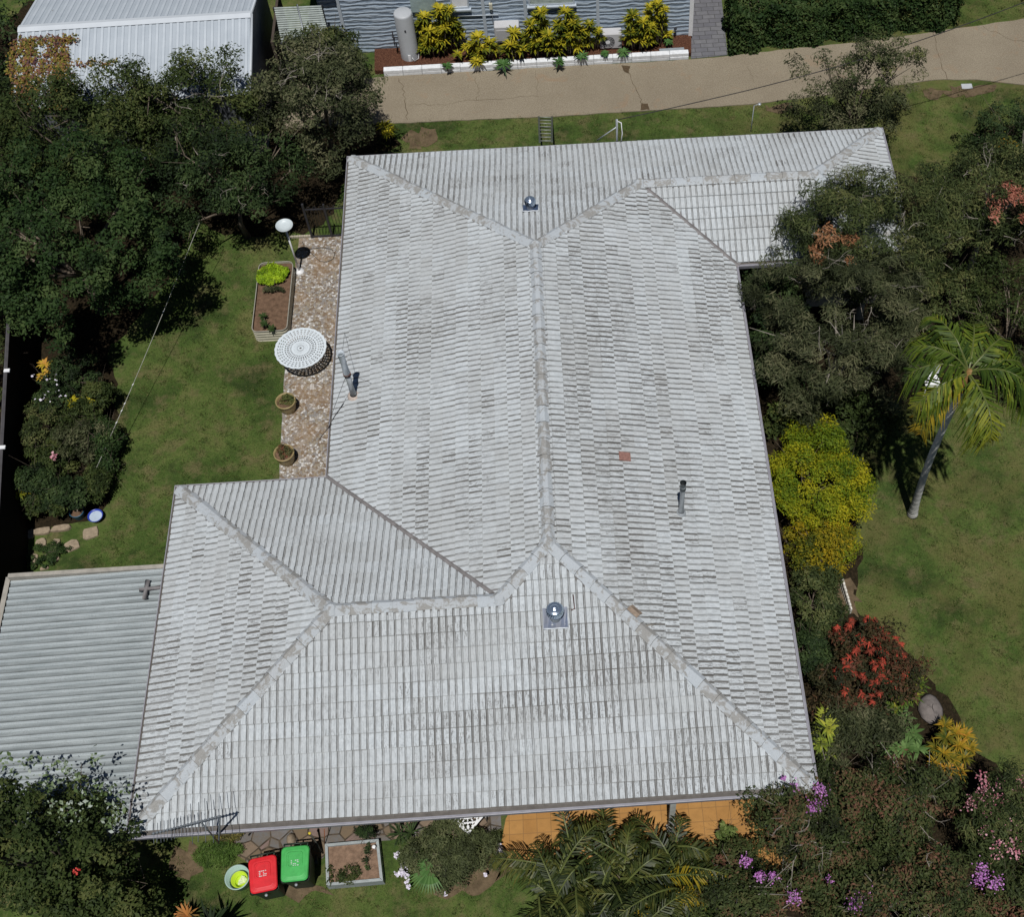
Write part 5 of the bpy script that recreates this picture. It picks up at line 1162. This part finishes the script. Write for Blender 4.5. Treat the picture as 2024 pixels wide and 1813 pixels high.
slab(85, 1052, .20, .10, .1, 'long flat stone at the top of the stone edging', .08); slab(122, 1046, .24, .09, .1, 'longest flat stone beside the blue bowl', .08); slab(62, 1057, .09, .13, .2, 'small square stone at the fence end of the edging')
slab(180, 1055, .20, .17, .3, 'pale stone on the lawn just below the blue bowl'); slab(82, 1075, .12, .13, .4, 'rough stone below the long flat stone'); slab(112, 1078, .10, .18, .1, 'narrow upright stone in the middle of the group'); slab(142, 1080, .19, .15, .5, 'wide rough stone nearest the lawn')
slab(68, 1110, .09, .20, .0, 'long stone against the fence above the carport'); slab(107, 1106, .13, .11, .7, 'small pale stone above the carport gutter'); slab(88, 1125, .10, .05, .2, 'sliver of stone touching the carport edge')
t, _ = tree('weeds', 'low green weeds growing between the flat stones', 'weeds', at(88, 1098, .05), (.5, .35, .08), 30, 2200, .06, .025, G_MANGO, .09, .01, None, None, 81, lowcut=0)
# bowl and pot
p = UX(193, 1026, 0); t = thing('birdbath_bowl', 'round blue rimmed bowl with pale water on the lawn edge', 'bowl', p)
m = MB(); m.lathe(p, [(.10, 0), (.16, .10), (.185, .16), (.19, .175), (.175, .175), (.15, .13)], 28); m.build('bowl', plain('cobalt', (.03, .06, .38), .3, .5, var=.1), t)
m = MB(); m.lathe(p, [(.155, .14), (.001, .14)], 28); m.build('water', plain('milky_water', (.42, .50, .60), .15, .5, var=.1), t)
p = UX(158, 1020, 0); t = thing('planter_pot', 'teal blue pot with a thin plant beside the blue bowl', 'pot', p)
m = MB(); m.lathe(p, [(.13, 0), (.18, .22), (.19, .25), (.17, .25), (.16, .2)], 24); m.build('pot', plain('teal_glaze', (.03, .10, .16), .35, .5), t); m = MB(); m.lathe(p, [(.165, .20), (.001, .20)], 20); m.build('potting_soil', M_SOIL, t)
# washing line with knots
a, b = np.array(UX(394, 440, 2.0)), np.array(UX(152, 1012, .45)); m = MB(); pts = [a+(b-a)*f-np.array([0, 0, .10*math.sin(math.pi*f)]) for f in np.linspace(0, 1, 16)]
t = thing('garden_string', 'thin pale string stretched from the trees down to the teal pot', 'string', b); m.tube(pts, .007, 5); m.build('line', plain('string', (.38, .38, .34), .8, .1), t)
for f in (.32, .575, .64, .665, .705):
    q = a+(b-a)*f-np.array([0, 0, .1*math.sin(math.pi*f)]); m = MB(); m.tube([q-[.02, .03, 0], q, q+[.02, .035, .01]], [.006, .016, .006], 6); m.build('knot', M_WHITE, t)

# ---------------------------------------------------------------- things on the side path
p = UX(592, 536, .03); t = thing('birdbath', 'white round dish birdbath on a slender white pole at the end of the pebble path', 'birdbath', p)
m = MB(); m.tube([p, rise(p, 1.80)], .030, 12); m.build('pole', M_WHITE, t)
m = MB(); m.lathe(p, [(.13, 0), (.13, .02), (.05, .04), (.03, .06)], 20); m.build('base', M_WHITE, t)
m = MB(); m.lathe(rise(p, 1.80), [(.03, 0), (.15, .02), (.225, .06), (.235, .10), (.222, .10), (.212, .065), (.10, .045), (.001, .04)], 36); m.build('dish', plain('dish_white', (.52, .58, .60), .4, .4, var=.06), t)
# lace-topped table
c = UX(594, 688, .73); t = thing('garden_table', 'round white cast metal lace patterned table on the pebble path', 'table', (c[0], c[1], .03))
Rt = 48.5/2494.8*np.linalg.norm(np.array(c)-CAM)*1.0; N = 216; m = MB(); rings = np.linspace(.03, Rt, 34); H = c[2]
def scal(r, a): return r*(1+.022*abs(math.cos(a*12))*(r/Rt)**6)
for j in range(len(rings)-1):
    fr0 = rings[j]/Rt
    for i in range(N):
        a0, a1 = 2*math.pi*i/N, 2*math.pi*(i+1)/N; q = i % 6; solid = True
        if fr0 < .10: solid = True
        elif fr0 < .16: solid = (i//4) % 2 == 0
        elif fr0 < .30: solid = (i % 4 != 0) if j % 2 else True
        elif fr0 < .36: solid = True
        elif fr0 < .62: solid = (q in (0, 1)) or (j % 3 == 0 and q in (2, 5)) or (j % 4 == 1)
        elif fr0 < .66: solid = True
        elif fr0 < .90: solid = (q in (3, 4)) or (j % 3 == 0) or ((i+j) % 3 == 0)
        if not solid: continue
        vs = []
        for z in (H, H-.018):
            for r, a in ((rings[j], a0), (rings[j+1], a0), (rings[j+1], a1), (rings[j], a1)): r_q = scal(r, a); vs.append((c[0]+r_q*math.cos(a), c[1]+r_q*math.sin(a), z+(.006 if fr0 > .93 else 0)))
        m.add(vs, [[0, 1, 2, 3], [7, 6, 5, 4], [0, 4, 5, 1], [1, 5, 6, 2], [2, 6, 7, 3], [3, 7, 4, 0]])
m.build('tabletop', plain('table_white', (.60, .66, .70), .45, .4, var=.06), t)
for k in range(4):
    a = math.pi/4+k*math.pi/2; m = MB(); m.tube([(c[0]+.30*math.cos(a), c[1]+.30*math.sin(a), H-.02), (c[0]+.20*math.cos(a), c[1]+.2*math.sin(a), .4), (c[0]+.34*math.cos(a), c[1]+.34*math.sin(a), .03)], .018, 8); m.build('leg', M_WHITE, t)
# pots
M_POT = plain('glazed_tan', (.30, .235, .11), .4, .4, var=.25, scale=9)
for py, px, lb, mt in ((912, 568, 'tan round pot with a reddish plant nearest the house corner', leafmat('leaf_pot_red', [(.05, .05, .02), (.10, .10, .04), (.20, .05, .04)])), (810, 571, 'tan round pot with dry green plants on the pebble path', leafmat('leaf_pot_green', [(.04, .05, .02), (.09, .11, .035), (.16, .12, .05)]))):
    p = UX(px, py, .03); t = thing('plant_pot', lb, 'plant pot', p, 'tan pots on the pebble path'); h = .42
    m = MB(); m.lathe(p, [(.17, 0), (.205, .10), (.235, .25), (.245, .36), (.262, .38), (.262, .42), (.235, .42), (.225, .34)], 32); m.build('pot', M_POT, t)
    m = MB(); m.lathe(p, [(.228, .345), (.10, .365), (.001, .36)], 24); m.build('potting_soil', M_SOIL, t)
    q = np.array(p)+[.02, .04, .40]; Pn, Nn, rnd, _ = crown_points(q, (.17, .15, .10), 22, 1300, .08, seed=int(px)); leaves('plant', Pn, Nn, .045, .022, mt, t, rnd)
# raised beds
def rrect(x0, y0, x1, y1, r, k=6):
    pts = []
    for cx_, cy_, a0 in ((x1-r, y1-r, 0), (x0+r, y1-r, 90), (x0+r, y0+r, 180), (x1-r, y0+r, 270)):
        for i in range(k+1): a = R(a0+90*i/k); pts.append((cx_+r*math.cos(a), cy_+r*math.sin(a)))
    return pts
hb = .42; a1, a2, a3, a4 = UX(507, 520, hb), UX(575, 518, hb), UX(503, 655, hb), UX(571, 652, hb)
x0, x1 = (a1[0]+a3[0])/2, (a2[0]+a4[0])/2; y0, y1 = a3[1]-.02, a1[1]; 
t = thing('raised_garden_bed', 'long cream corrugated raised bed with lime green plant at its far end', 'raised bed', ((x0+x1)/2, (y0+y1)/2, 0))
m = MB(); nz = 13
out = rrect(x0, y0, x1, y1, .16); K = len(out); vs = []; cx_, cy_ = (x0+x1)/2, (y0+y1)/2
for j in range(nz):
    o_ = .014*math.cos(j*math.pi/1.5)
    for x, y in out: d = np.array([x-cx_, y-cy_]); d /= np.linalg.norm(d); vs.append((x+d[0]*o_, y+d[1]*o_, hb*j/(nz-1)))
m.add(vs, [[j*K+i, j*K+(i+1) % K, (j+1)*K+(i+1) % K, (j+1)*K+i] for j in range(nz-1) for i in range(K)]); m.build('corrugated_wall', plain('cream_steel', (.42, .40, .31), .5, .4, var=.12), t)
m = MB(); m.tube([(x, y, hb) for x, y in out]+[(out[0][0], out[0][1], hb)], .014, 6, cap=False); m.build('rim', plain('rim_grey', (.34, .33, .28), .5, .4), t)
m = MB(); m.add([(x, y, hb-.09) for x, y in out], [list(range(K))]); m.build('bed_soil', M_SOIL, t)
tree('lime_ground_cover', 'bright lime green leafy plant filling the far end of the long raised bed', 'plant', at(539, 543, hb+.03), (.44, .34, .10), 80, 8000, .05, .035, G_LIME, .10, .01, None, None, 91, lowcut=0, lump=.1)
tree('herb', 'grey green herb tuft just in front of the lime green plant', 'plant', at(540, 573, hb), (.28, .07, .10), 24, 1000, .06, .018, G_GREY, .07, .008, None, None, 92, lowcut=0)
rosette_plant('herb', 'dark leafy herb in the near end of the long raised bed', 'plant', [UX(522, 640, hb+.12), UX(536, 650, hb+.08), UX(520, 625, hb+.05)], .17, .045, 20, G_MANGO, None, .5, .7, ground=hb-.1)
hb2 = .30; a1, a2, a3, a4 = UX(642, 1669, hb2), UX(748, 1659, hb2), UX(645, 1752, hb2), UX(757, 1742, hb2)
t = thing('raised_garden_bed', 'low grey metal raised bed of bare soil beside the green bin', 'raised bed', tuple((np.array(a1)+a4)/2*[1, 1, 0]))
cs = [np.array(q) for q in (a1, a2, a4, a3)]; cc = sum(cs)/4; m = MB()
for i in range(4):
    p, q = cs[i], cs[(i+1) % 4]; d = (q-p)/np.linalg.norm(q-p); n_ = np.array([d[1], -d[0], 0]); n_ = n_ if n_@(p-cc) > 0 else -n_
    vs = [p-d*.0, q+d*.0, q-n_*.06-d*.06, p-n_*.06+d*.06]; m.add([(*v[:2], hb2) for v in vs]+[(*v[:2], 0) for v in vs], [[0, 1, 2, 3], [0, 4, 5, 1], [3, 2, 6, 7]])
m.build('frame', plain('frame_grey', (.30, .33, .33), .5, .4, var=.2), t); m = MB(); m.add([(*v[:2], hb2-.06) for v in cs], [[0, 1, 2, 3]]); m.build('bed_soil', plain('light_soil', (.22, .145, .10), .95, .05, var=.4, scale=9, bump=.02), t)
tree('bed_weeds', 'scraggly weeds along the lower left edge of the low raised bed', 'weeds', at(680, 1730, hb2), (.42, .16, .07), 26, 900, .05, .018, G_OLIVE, .09, .01, None, None, 93, lowcut=0)
tree('bed_weeds', 'thin dark seedling near the white disc in the low raised bed', 'weeds', at(727, 1695, hb2), (.06, .26, .07), 12, 260, .05, .018, G_DARK, .07, .008, None, None, 94, lowcut=0)
p = UX(739, 1675, hb2+.12); m = MB(); m.tube([(p[0], p[1], .1), p], .012, 6); m.lathe(p, [(.035, 0), (.04, .015), (.03, .02), (.001, .02)], 14); tag(m.build('garden_stake', M_WHITE), 'white capped stake in the low raised bed', 'stake')
tree('herb', 'tall tuft with mauve flower at the back of the low raised bed', 'plant', at(718, 1648, .45), (.22, .12, .25), 20, 1200, .06, .02, G_DARK, .08, .012, None, None, 95, lowcut=0)

# ---------------------------------------------------------------- bins
def bin_(px, py, rot, lidc, label, mark):
    p = UX(px, py, 1.02); p[2] = 0; t = thing('wheelie_bin', label, 'bin', p, 'wheelie bins under the front eave')
    co_, si_ = math.cos(rot), math.sin(rot)
    def w_(x, y, z): return (p[0]+x*co_-y*si_, p[1]+x*si_+y*co_, z)
    M_BIN = plain('bin_green', (.018, .030, .022), .5, .4, var=.1)
    m = MB(); lv = [(.03, .20, .24), (.06, .215, .26), (.55, .245, .30), (.93, .27, .345), (.935, .295, .37), (.985, .295, .37)]; vs = []
    for z, hx, hy in lv: vs += [w_(x, y-.02, z) for x, y in rrect(-hx, -hy, hx, hy, .05, 3)]
    k = 16; m.add(vs, [[j*k+i, j*k+(i+1) % k, (j+1)*k+(i+1) % k, (j+1)*k+i] for j in range(5) for i in range(k)]+[list(range(k-1, -1, -1))]); m.build('body', M_BIN, t)
    m = MB(); vs = []
    for z, hx, hy, o in ((.985, .285, .355, 0), (1.02, .29, .36, 0), (1.045, .275, .34, 0), (1.055, .22, .28, 0), (1.058, .21, .27, 0)): vs += [w_(x*(1-.04*(y < 0)), y-.02, z) for x, y in rrect(-hx, -hy, hx, hy, .09, 3)]
    m.add(vs, [[j*k+i, j*k+(i+1) % k, (j+1)*k+(i+1) % k, (j+1)*k+i] for j in range(4) for i in range(k)]+[[4*k+i for i in range(k)]]); lid = m.build('lid', plain(*lidc, .5, .35, var=.16, scale=7), t)
    rp_ = MB(); vs = []
    for z, s in ((1.058, 1), (1.068, .93), (1.068, .80), (1.060, .76)): vs += [w_(x*s, .05+y*s, z) for x, y in rrect(-.17, -.17, .17, .17, .07, 3)]
    rp_.add(vs, [[j*k+i, j*k+(i+1) % k, (j+1)*k+(i+1) % k, (j+1)*k+i] for j in range(3) for i in range(k)]); rp_.build('raised_ridge', plain(*lidc, .42, .45), lid)
    mk = MB(); r3 = np.random.default_rng(mark)
    for a in range(4):
        for b in range(5):
            if r3.random() < .72:
                x, y = -.075+.042*a, -.11+.034*b; x2 = x+.018+.018*r3.random(); y2 = y+.016
                mk.add([w_(x, y, 1.0665), w_(x2, y, 1.0665), w_(x2, y2, 1.0665), w_(x, y2, 1.0665)], [[0, 1, 2, 3]])
    mk.build('printed_mark', plain('mark_pale', (.55, .60, .58), .5, .3), lid)
    m = MB(); m.tube([w_(-.25, .40, .99), w_(.25, .40, .99)], .018, 8)
    for x in (-.24, -.1, .1, .24): m.tube([w_(x, .33, .98), w_(x, .40, .99)], .018, 6)
    m.build('handle', M_BIN, t)
    for x in (-.25, .25): m = MB(); m.tube([w_(x-.025, .27, .10), w_(x+.025, .27, .10)], .10, 18); m.build('wheel', M_DARK, t)
    m = MB(); m.lathe(w_(0, -.405, .84), [(.001, .03), (.03, .02), (.032, 0)], 10); m.build('latch_boss', M_GALV, t)
bin_(520, 1727, R(8), ('lid_red', (.62, .020, .028)), 'wheelie bin with a bright red lid beside the pale tub', 4)
bin_(583, 1706, R(2), ('lid_green', (.06, .38, .09)), 'wheelie bin with a bright green lid beside the low raised bed', 5)
p = UX(478, 1744, .0); t = thing('plastic_tub', 'pale green round tub left of the red lidded bin', 'tub', p)
m = MB(); m.lathe(p, [(.19, 0), (.24, .36), (.262, .37), (.262, .385), (.235, .38), (.20, .03), (.001, .03)], 32); m.build('tub', plain('pale_green', (.32, .44, .40), .45, .4, var=.06), t)
q = (p[0]+.02, p[1]-.02, .035); t = thing('basket', 'lime green basket with scraps sitting inside the pale tub', 'basket', q)
m = MB(); m.lathe(q, [(.12, 0), (.165, .24), (.178, .25), (.16, .25), (.13, .05), (.001, .05)], 24); m.build('basket', plain('lime_plastic', (.42, .58, .03), .4, .4, var=.06), t)
m = MB()
for k in range(18):
    x = q[0]+rng.normal(.03, .04); y = q[1]+rng.normal(-.02, .04); m.add([(x, y, .16+.02*rng.random()), (x+.06, y+.01, .19), (x+.05, y+.05, .17), (x-.01, y+.05, .2)], [[0, 1, 2, 3]])
m.build('scraps', plain('scraps', (.60, .66, .42), .7, .2, var=.3, scale=30), t)
m = MB(); m.tube([UX(639, 1688, 0), UX(612, 1648, .75)], .022, 8); sk_ = m.build('garden_stake', plain('dark_stake', (.06, .06, .05), .7, .2)); tag(sk_, 'dark stake with a yellow cap beside the green lidded bin', 'stake')
m = MB(); e = UX(612, 1648, .75); m.lathe(e, [(.028, -.03), (.03, .02), (.001, .03)], 12); m.build('cap', plain('yellow_plastic', (.65, .52, .05), .4, .4), sk_)
m = MB(); m.tube([UX(642, 1672, 0), UX(641, 1640, .6)], .009, 6); tag(m.build('garden_stake', M_RUST), 'thin rusty rod at the corner of the low raised bed', 'stake')
SR = 'upright rock pieces behind the bins'
for px, py, lb in ((577, 1662, 'pointed tan rock between the gutter and the green lidded bin'),):
    c = UX(px, py); m = MB(); m.lathe(c, [(.13, 0), (.12, .12), (.05, .22), (.001, .25)], 7, sx=.8, sy=1.1); m.sm = False; tag(m.build('garden_rock', M_STN), lb, 'rock')
tree('weeds', 'low weeds in the flagstones left of the bins', 'weeds', at(455, 1650, .08), (.35, .12, .10), 22, 1200, .05, .02, leafmat('leaf_weed', [(.05, .05, .015), (.12, .11, .03), (.22, .18, .05)]), .08, .01, None, None, 96, lowcut=0)
tree('weeds', 'tuft of long green grass at the corner below the antenna', 'weeds', at(430, 1690, .05), (.45, .28, .08), 50, 5000, .10, .012, leafmat('leaf_grass_tuft', [(.025, .05, .01), (.06, .11, .02), (.10, .15, .035)]), .12, .01, None, None, 97, lowcut=0)
# lace cloth corner peeking from under the eave
z = .74; ct, l_, r__ = np.array(UX(926, 1650, z)), np.array(UX(899, 1628, z)), np.array(UX(948, 1624, z)); bk = l_+r__-ct
t = thing('patio_table', 'small square white lace topped table whose corner shows below the front gutter', 'table', tuple(((l_+r__)/2)*[1, 1, 0]))
ex, ey = r__-ct, l_-ct; ex = ex/np.linalg.norm(ex); ey = ey/np.linalg.norm(ey); S_ = .62; m = MB()
G_ = 26
for i in range(G_):
    for j in range(G_):
        u, v = (i+.5)/G_, (j+.5)/G_; edge = min(i, j, G_-1-i, G_-1-j) < 2; du, dv = abs(u-.5), abs(v-.5)
        k = edge or (math.sin(u*28)*math.sin(v*28) > -.15 and abs(math.sin((du+dv)*24)) > .30) or abs(du-dv) < .03
        if not k: continue
        q = [ct+ex*S_*a/G_+ey*S_*b/G_ for a, b in ((i, j), (i+1, j), (i+1, j+1), (i, j+1))]; m.add(q+[x-np.array([0, 0, .012]) for x in q], [[0, 1, 2, 3], [7, 6, 5, 4], [0, 4, 5, 1], [1, 5, 6, 2], [2, 6, 7, 3], [3, 7, 4, 0]])
m.build('tabletop', M_WHITE, t)
for a, b in ((.1, .1), (.9, .1), (.1, .9), (.9, .9)):
    q = ct+ex*S_*a+ey*S_*b; m = MB(); m.tube([(q[0], q[1], .02), (q[0], q[1], z-.01)], .016, 8); m.build('leg', M_WHITE, t)
p = UX(992, 1690, 0); m = MB(); m.lathe(p, [(.10, 0), (.11, .06), (.06, .14), (.09, .24), (.05, .34), (.06, .42), (.001, .46)], 16); tag(m.build('garden_ornament', plain('pale_stone', (.45, .42, .42), .8, .2, var=.2, scale=20)), 'small pale stone ornament at the left end of the orange patio', 'ornament')
PG = 'verandah posts along the orange patio'
for px, py, lb in ((1325, 1641, 'grey verandah post in the middle of the orange patio'), (1507, 1622, 'grey verandah post at the right end of the orange patio beside the crepe myrtle')):
    p = UX(px, py, .035); t = thing('verandah_post', lb, 'post', p, PG); m = MB(); m.box((p[0]-.06, .12, .035), (p[0]+.06, .24, HE-.17)); m.build('post', plain('post_grey', (.50, .52, .48), .6, .3), t); m = MB(); m.box((p[0]-.09, .09, .035), (p[0]+.09, .27, .10), bev=.01); m.build('foot', M_GALV, t)
p = UX(1435, 1666, 0); tree('pot_plant', 'pale green rounded plant in the shade at the patio edge', 'plant', (p[0], p[1], .35), (.18, .24, .25), 30, 1600, .07, .04, leafmat('leaf_shade_lime', [(.05, .08, .02), (.10, .14, .035), (.16, .20, .06)]), .1, .02, None, None, 98, lowcut=0)

# ---------------------------------------------------------------- gate and hose at the top of the path
g0, g1 = UX(618, 471, 0), UX(672, 467, 0); gt = thing('metal_gate', 'black hooped metal gate between the trees and the house', 'gate', g0)
g1[0] = .55; H_ = 1.25
m = MB(); m.box((g0[0]-.03, g0[1]-.03, 0), (g0[0]+.03, g0[1]+.03, H_+.15)); m.box((g0[0]+.55, g0[1]-.025, 0), (g0[0]+.60, g0[1]+.025, H_+.1)); m.build('post', M_DARK, gt)
m = MB()
for z in (.06, H_-.1): m.box((g0[0], g0[1]-.015, z), (g1[0], g0[1]+.015, z+.04))
m.build('rail', M_DARK, gt); m = MB()
x = g0[0]+.08
while x < g1[0]-.1:
    m.tube([(x, g0[1], .06), (x, g0[1], H_-.02)]+[(x+.045-.045*math.cos(a), g0[1], H_-.02+.05*math.sin(a)) for a in np.linspace(.3, 2.84, 5)]+[(x+.09, g0[1], H_-.02), (x+.09, g0[1], .06)], .007, 5); x += .18
m.build('hooped_bars', M_DARK, gt)
m = MB(); a, b = UX(573, 468, .05), UX(612, 466, .05)
for i in range(9):
    q = np.array(a)+(np.array(b)-a)*i/8; m.box(q-[.035, .03, .05], q+[.035, .03, .03], bev=.01)
tag(m.build('edging_bricks', plain('pale_brick', (.42, .38, .30), .85, .1, var=.3)), 'row of small pale edging bricks beside the black gate', 'edging')
m = MB(); hp = [(598, 478), (602, 490), (612, 497), (622, 507), (632, 516), (645, 518), (658, 512), (662, 500), (655, 492), (635, 489), (612, 492)]
m.tube([UX(a, b, .045) for a, b in hp], .010, 6); tag(m.build('garden_hose', plain('hose_grey', (.09, .08, .07), .6, .3)), 'thin dark garden hose looped on the pebble path', 'hose')

# ---------------------------------------------------------------- back side: ladder, service pole, cable, meter lid
b1, b2 = np.array(UX(1066, 280, 2.45)), np.array(UX(1090, 279, 2.45)); 
lad = thing('ladder', 'aluminium ladder leaning on the back gutter', 'ladder', (b1[0], b1[1]+.8, 0))
wd_ = b2-b1; wd_ = wd_/np.linalg.norm(wd_); top_c = np.array(UX(1078, 262, 3.0)); w2 = .20
def lp(px, py, z): return np.array(UX(px, py, z))
tl, tr_, bl, br = lp(1065, 232, 0), lp(1091, 232, 0), lp(1067, 282, 2.62), lp(1091, 281, 2.62)
for s, (a, b) in enumerate(((tl, bl), (tr_, br))):
    m = MB(); d = (b-a); e = a+d*1.0; q = np.array([.028, 0, 0]); w3 = np.array([0, .03, .045])
    vs = [a-q, a+q, a+q+w3*.8, a-q+w3*.8, e-q, e+q, e+q+w3*.8, e-q+w3*.8]; m.add(vs, [[3, 2, 1, 0], [4, 5, 6, 7], [0, 1, 5, 4], [1, 2, 6, 5], [2, 3, 7, 6], [3, 0, 4, 7]]); m.build('rail', plain('ladder_alloy', (.08, .10, .08), .5, .4, metal=.3), lad)
for k in range(8):
    f = .03+k*.135; m = MB(); m.tube([tl+(bl-tl)*f+[0, .02, .02], tr_+(br-tr_)*f+[0, .02, .02]], .020, 6); m.build('rung', plain('rung_alloy', (.26, .28, .24), .5, .4, metal=.3), lad)
p = UX(1218, 277, 2.5); sp_ = thing('service_bracket', 'galvanised service pole with a stay bracket on the back gutter', 'pole', p)
topp = UX(1219, 236, 3.35); m = MB(); m.tube([(topp[0], topp[1], 2.2), topp], .032, 8); m.build('pole', M_GALV, sp_)
m = MB(); m.tube([UX(1180, 277, 2.55), (topp[0], topp[1], 3.1)], .018, 6); m.build('stay', M_GALV, sp_)
m = MB(); q = np.array(topp); m.tube([q+[0, 0, -.05], q+[.12, 0, -.12], q+[.15, .0, -.5], q+[.10, 0, -.95]], .016, 6); m.build('conduit', M_WHITE, sp_)
e0 = np.array(topp)+[.05, .02, -.02]; e1 = np.array(UX(1700, 85, 4.2)); e1 = e0+(e1-e0)*2.2; m = MB()
m.tube([e0+(e1-e0)*f-np.array([0, 0, 1.2*math.sin(math.pi*f)*.5]) for f in np.linspace(0, 1, 26)], .013, 5); tag(m.build('service_cable', plain('black_cable', (.03, .028, .028), .6, .3)), 'black overhead service cable crossing the driveway from the service pole', 'cable')
m = MB(); a = UX(1484, 260, 2.5); b = (a[0]+.02, a[1]+.05, 3.4); m.tube([a, b], .012, 6); m.tube([b, (b[0]+.14, b[1]+.02, 3.42)], .010, 6); m.lathe((b[0]+.15, b[1]+.02, 3.42), [(.05, 0), (.045, .02), (.001, .03)], 10); tag(m.build('roof_aerial', M_GALV), 'thin upright rod with a small white tip on the back gutter', 'aerial')
c = UX(1911, 170, .02); m = MB(); m.box((c[0]-.17, c[1]-.11, .0), (c[0]+.17, c[1]+.11, .035), rot=-.03, bev=.012); tag(m.build('meter_lid', plain('lid_grey', (.42, .44, .46), .6, .3, var=.1)), 'pale grey water meter lid in the dirt beside the driveway', 'meter lid')
t = thing('garden_chair', 'white garden chair half hidden under the palm fronds', 'chair', UX(1840, 755, 0)); q = UX(1842, 752, .45)
m = MB(); m.box((q[0]-.2, q[1]-.2, .42), (q[0]+.2, q[1]+.2, .45), bev=.01); m.build('seat', M_WHITE, t)
m = MB(); m.box((q[0]-.2, q[1]+.17, .45), (q[0]+.2, q[1]+.2, .85), bev=.01); m.build('backrest', M_WHITE, t)
for x in (-.17, .17):
    for y in (-.17, .17): m = MB(); m.box((q[0]+x-.015, q[1]+y-.015, 0), (q[0]+x+.015, q[1]+y+.015, .42)); m.build('leg', M_WHITE, t)
tree('shrub', 'green shrub on the far side of the paling fence', 'shrub', (fxy(12)-.95, 12.4, 1.0), (.6, 2.6, .6), 40, 5000, .09, .03, G_BOT, .22, .04, None, None, 29)

tree('shrub', 'dark undergrowth beneath the cane palms at the edge of the orange patio', 'shrub', at(1225, 1735, .45), (1.7, .42, .45), 70, 9000, .09, .03, G_DARK, .22, .04, None, None, 62, lump=.2)
tree('shrub', 'dark shrub between the palms and the crepe myrtle at the patio edge', 'shrub', at(1440, 1715, .8), (.55, .45, .7), 50, 7000, .08, .03, G_MYR, .22, .04, None, None, 63, lump=.3)

tree('shrub', 'dark shrub in the gap between the feathery tree and the palm crown', 'shrub', at(1890, 590, 1.2), (.9, .9, .9), 60, 8000, .09, .03, G_BOT, .26, .04, None, None, 64, lump=.25)
tree('shrub', 'low dark shrub below the oleander at the bottom right edge', 'shrub', at(2010, 1780, .7), (.8, .7, .7), 50, 7000, .08, .03, G_MYR, .24, .04, None, None, 65, lump=.25)
tree('shrub', 'low green shrub against the right eave above the red leaved one', 'shrub', at(1605, 1285, .5), (.32, .6, .45), 40, 5000, .08, .03, G_DARK, .2, .03, None, None, 66, lump=.25)

for lb, px, py, z, rad, mt, ll, lw, sd_ in (
    ('loose olive shrub filling the gap left of the string in the left bed', 165, 830, .45, (.6, .4, .5), G_OLIVE, .08, .025, 111), ('narrow dark shrub along the fence in the left bed', 82, 860, .6, (.4, .9, .55), G_BOT, .08, .025, 112),
    ('green leafy shrub by the lawn edge in the lower left bed', 205, 925, .3, (.3, .6, .3), G_MANGO, .07, .03, 113), ('tangled dark shrub in the lower left corner of the left bed', 95, 1005, .35, (.5, .35, .35), G_OLIVE, .08, .03, 114),
    ('wispy shrub at the shaded top of the left bed', 150, 740, .6, (.7, .45, .6), G_DARK, .08, .03, 115)):
    tree('garden_shrub', lb, 'shrub', at(px, py, z), rad, 40, 4200, ll, lw, mt, .18, .025, None, 'small mixed shrubs in the left garden bed', sd_, lowcut=-.1, lump=.4)
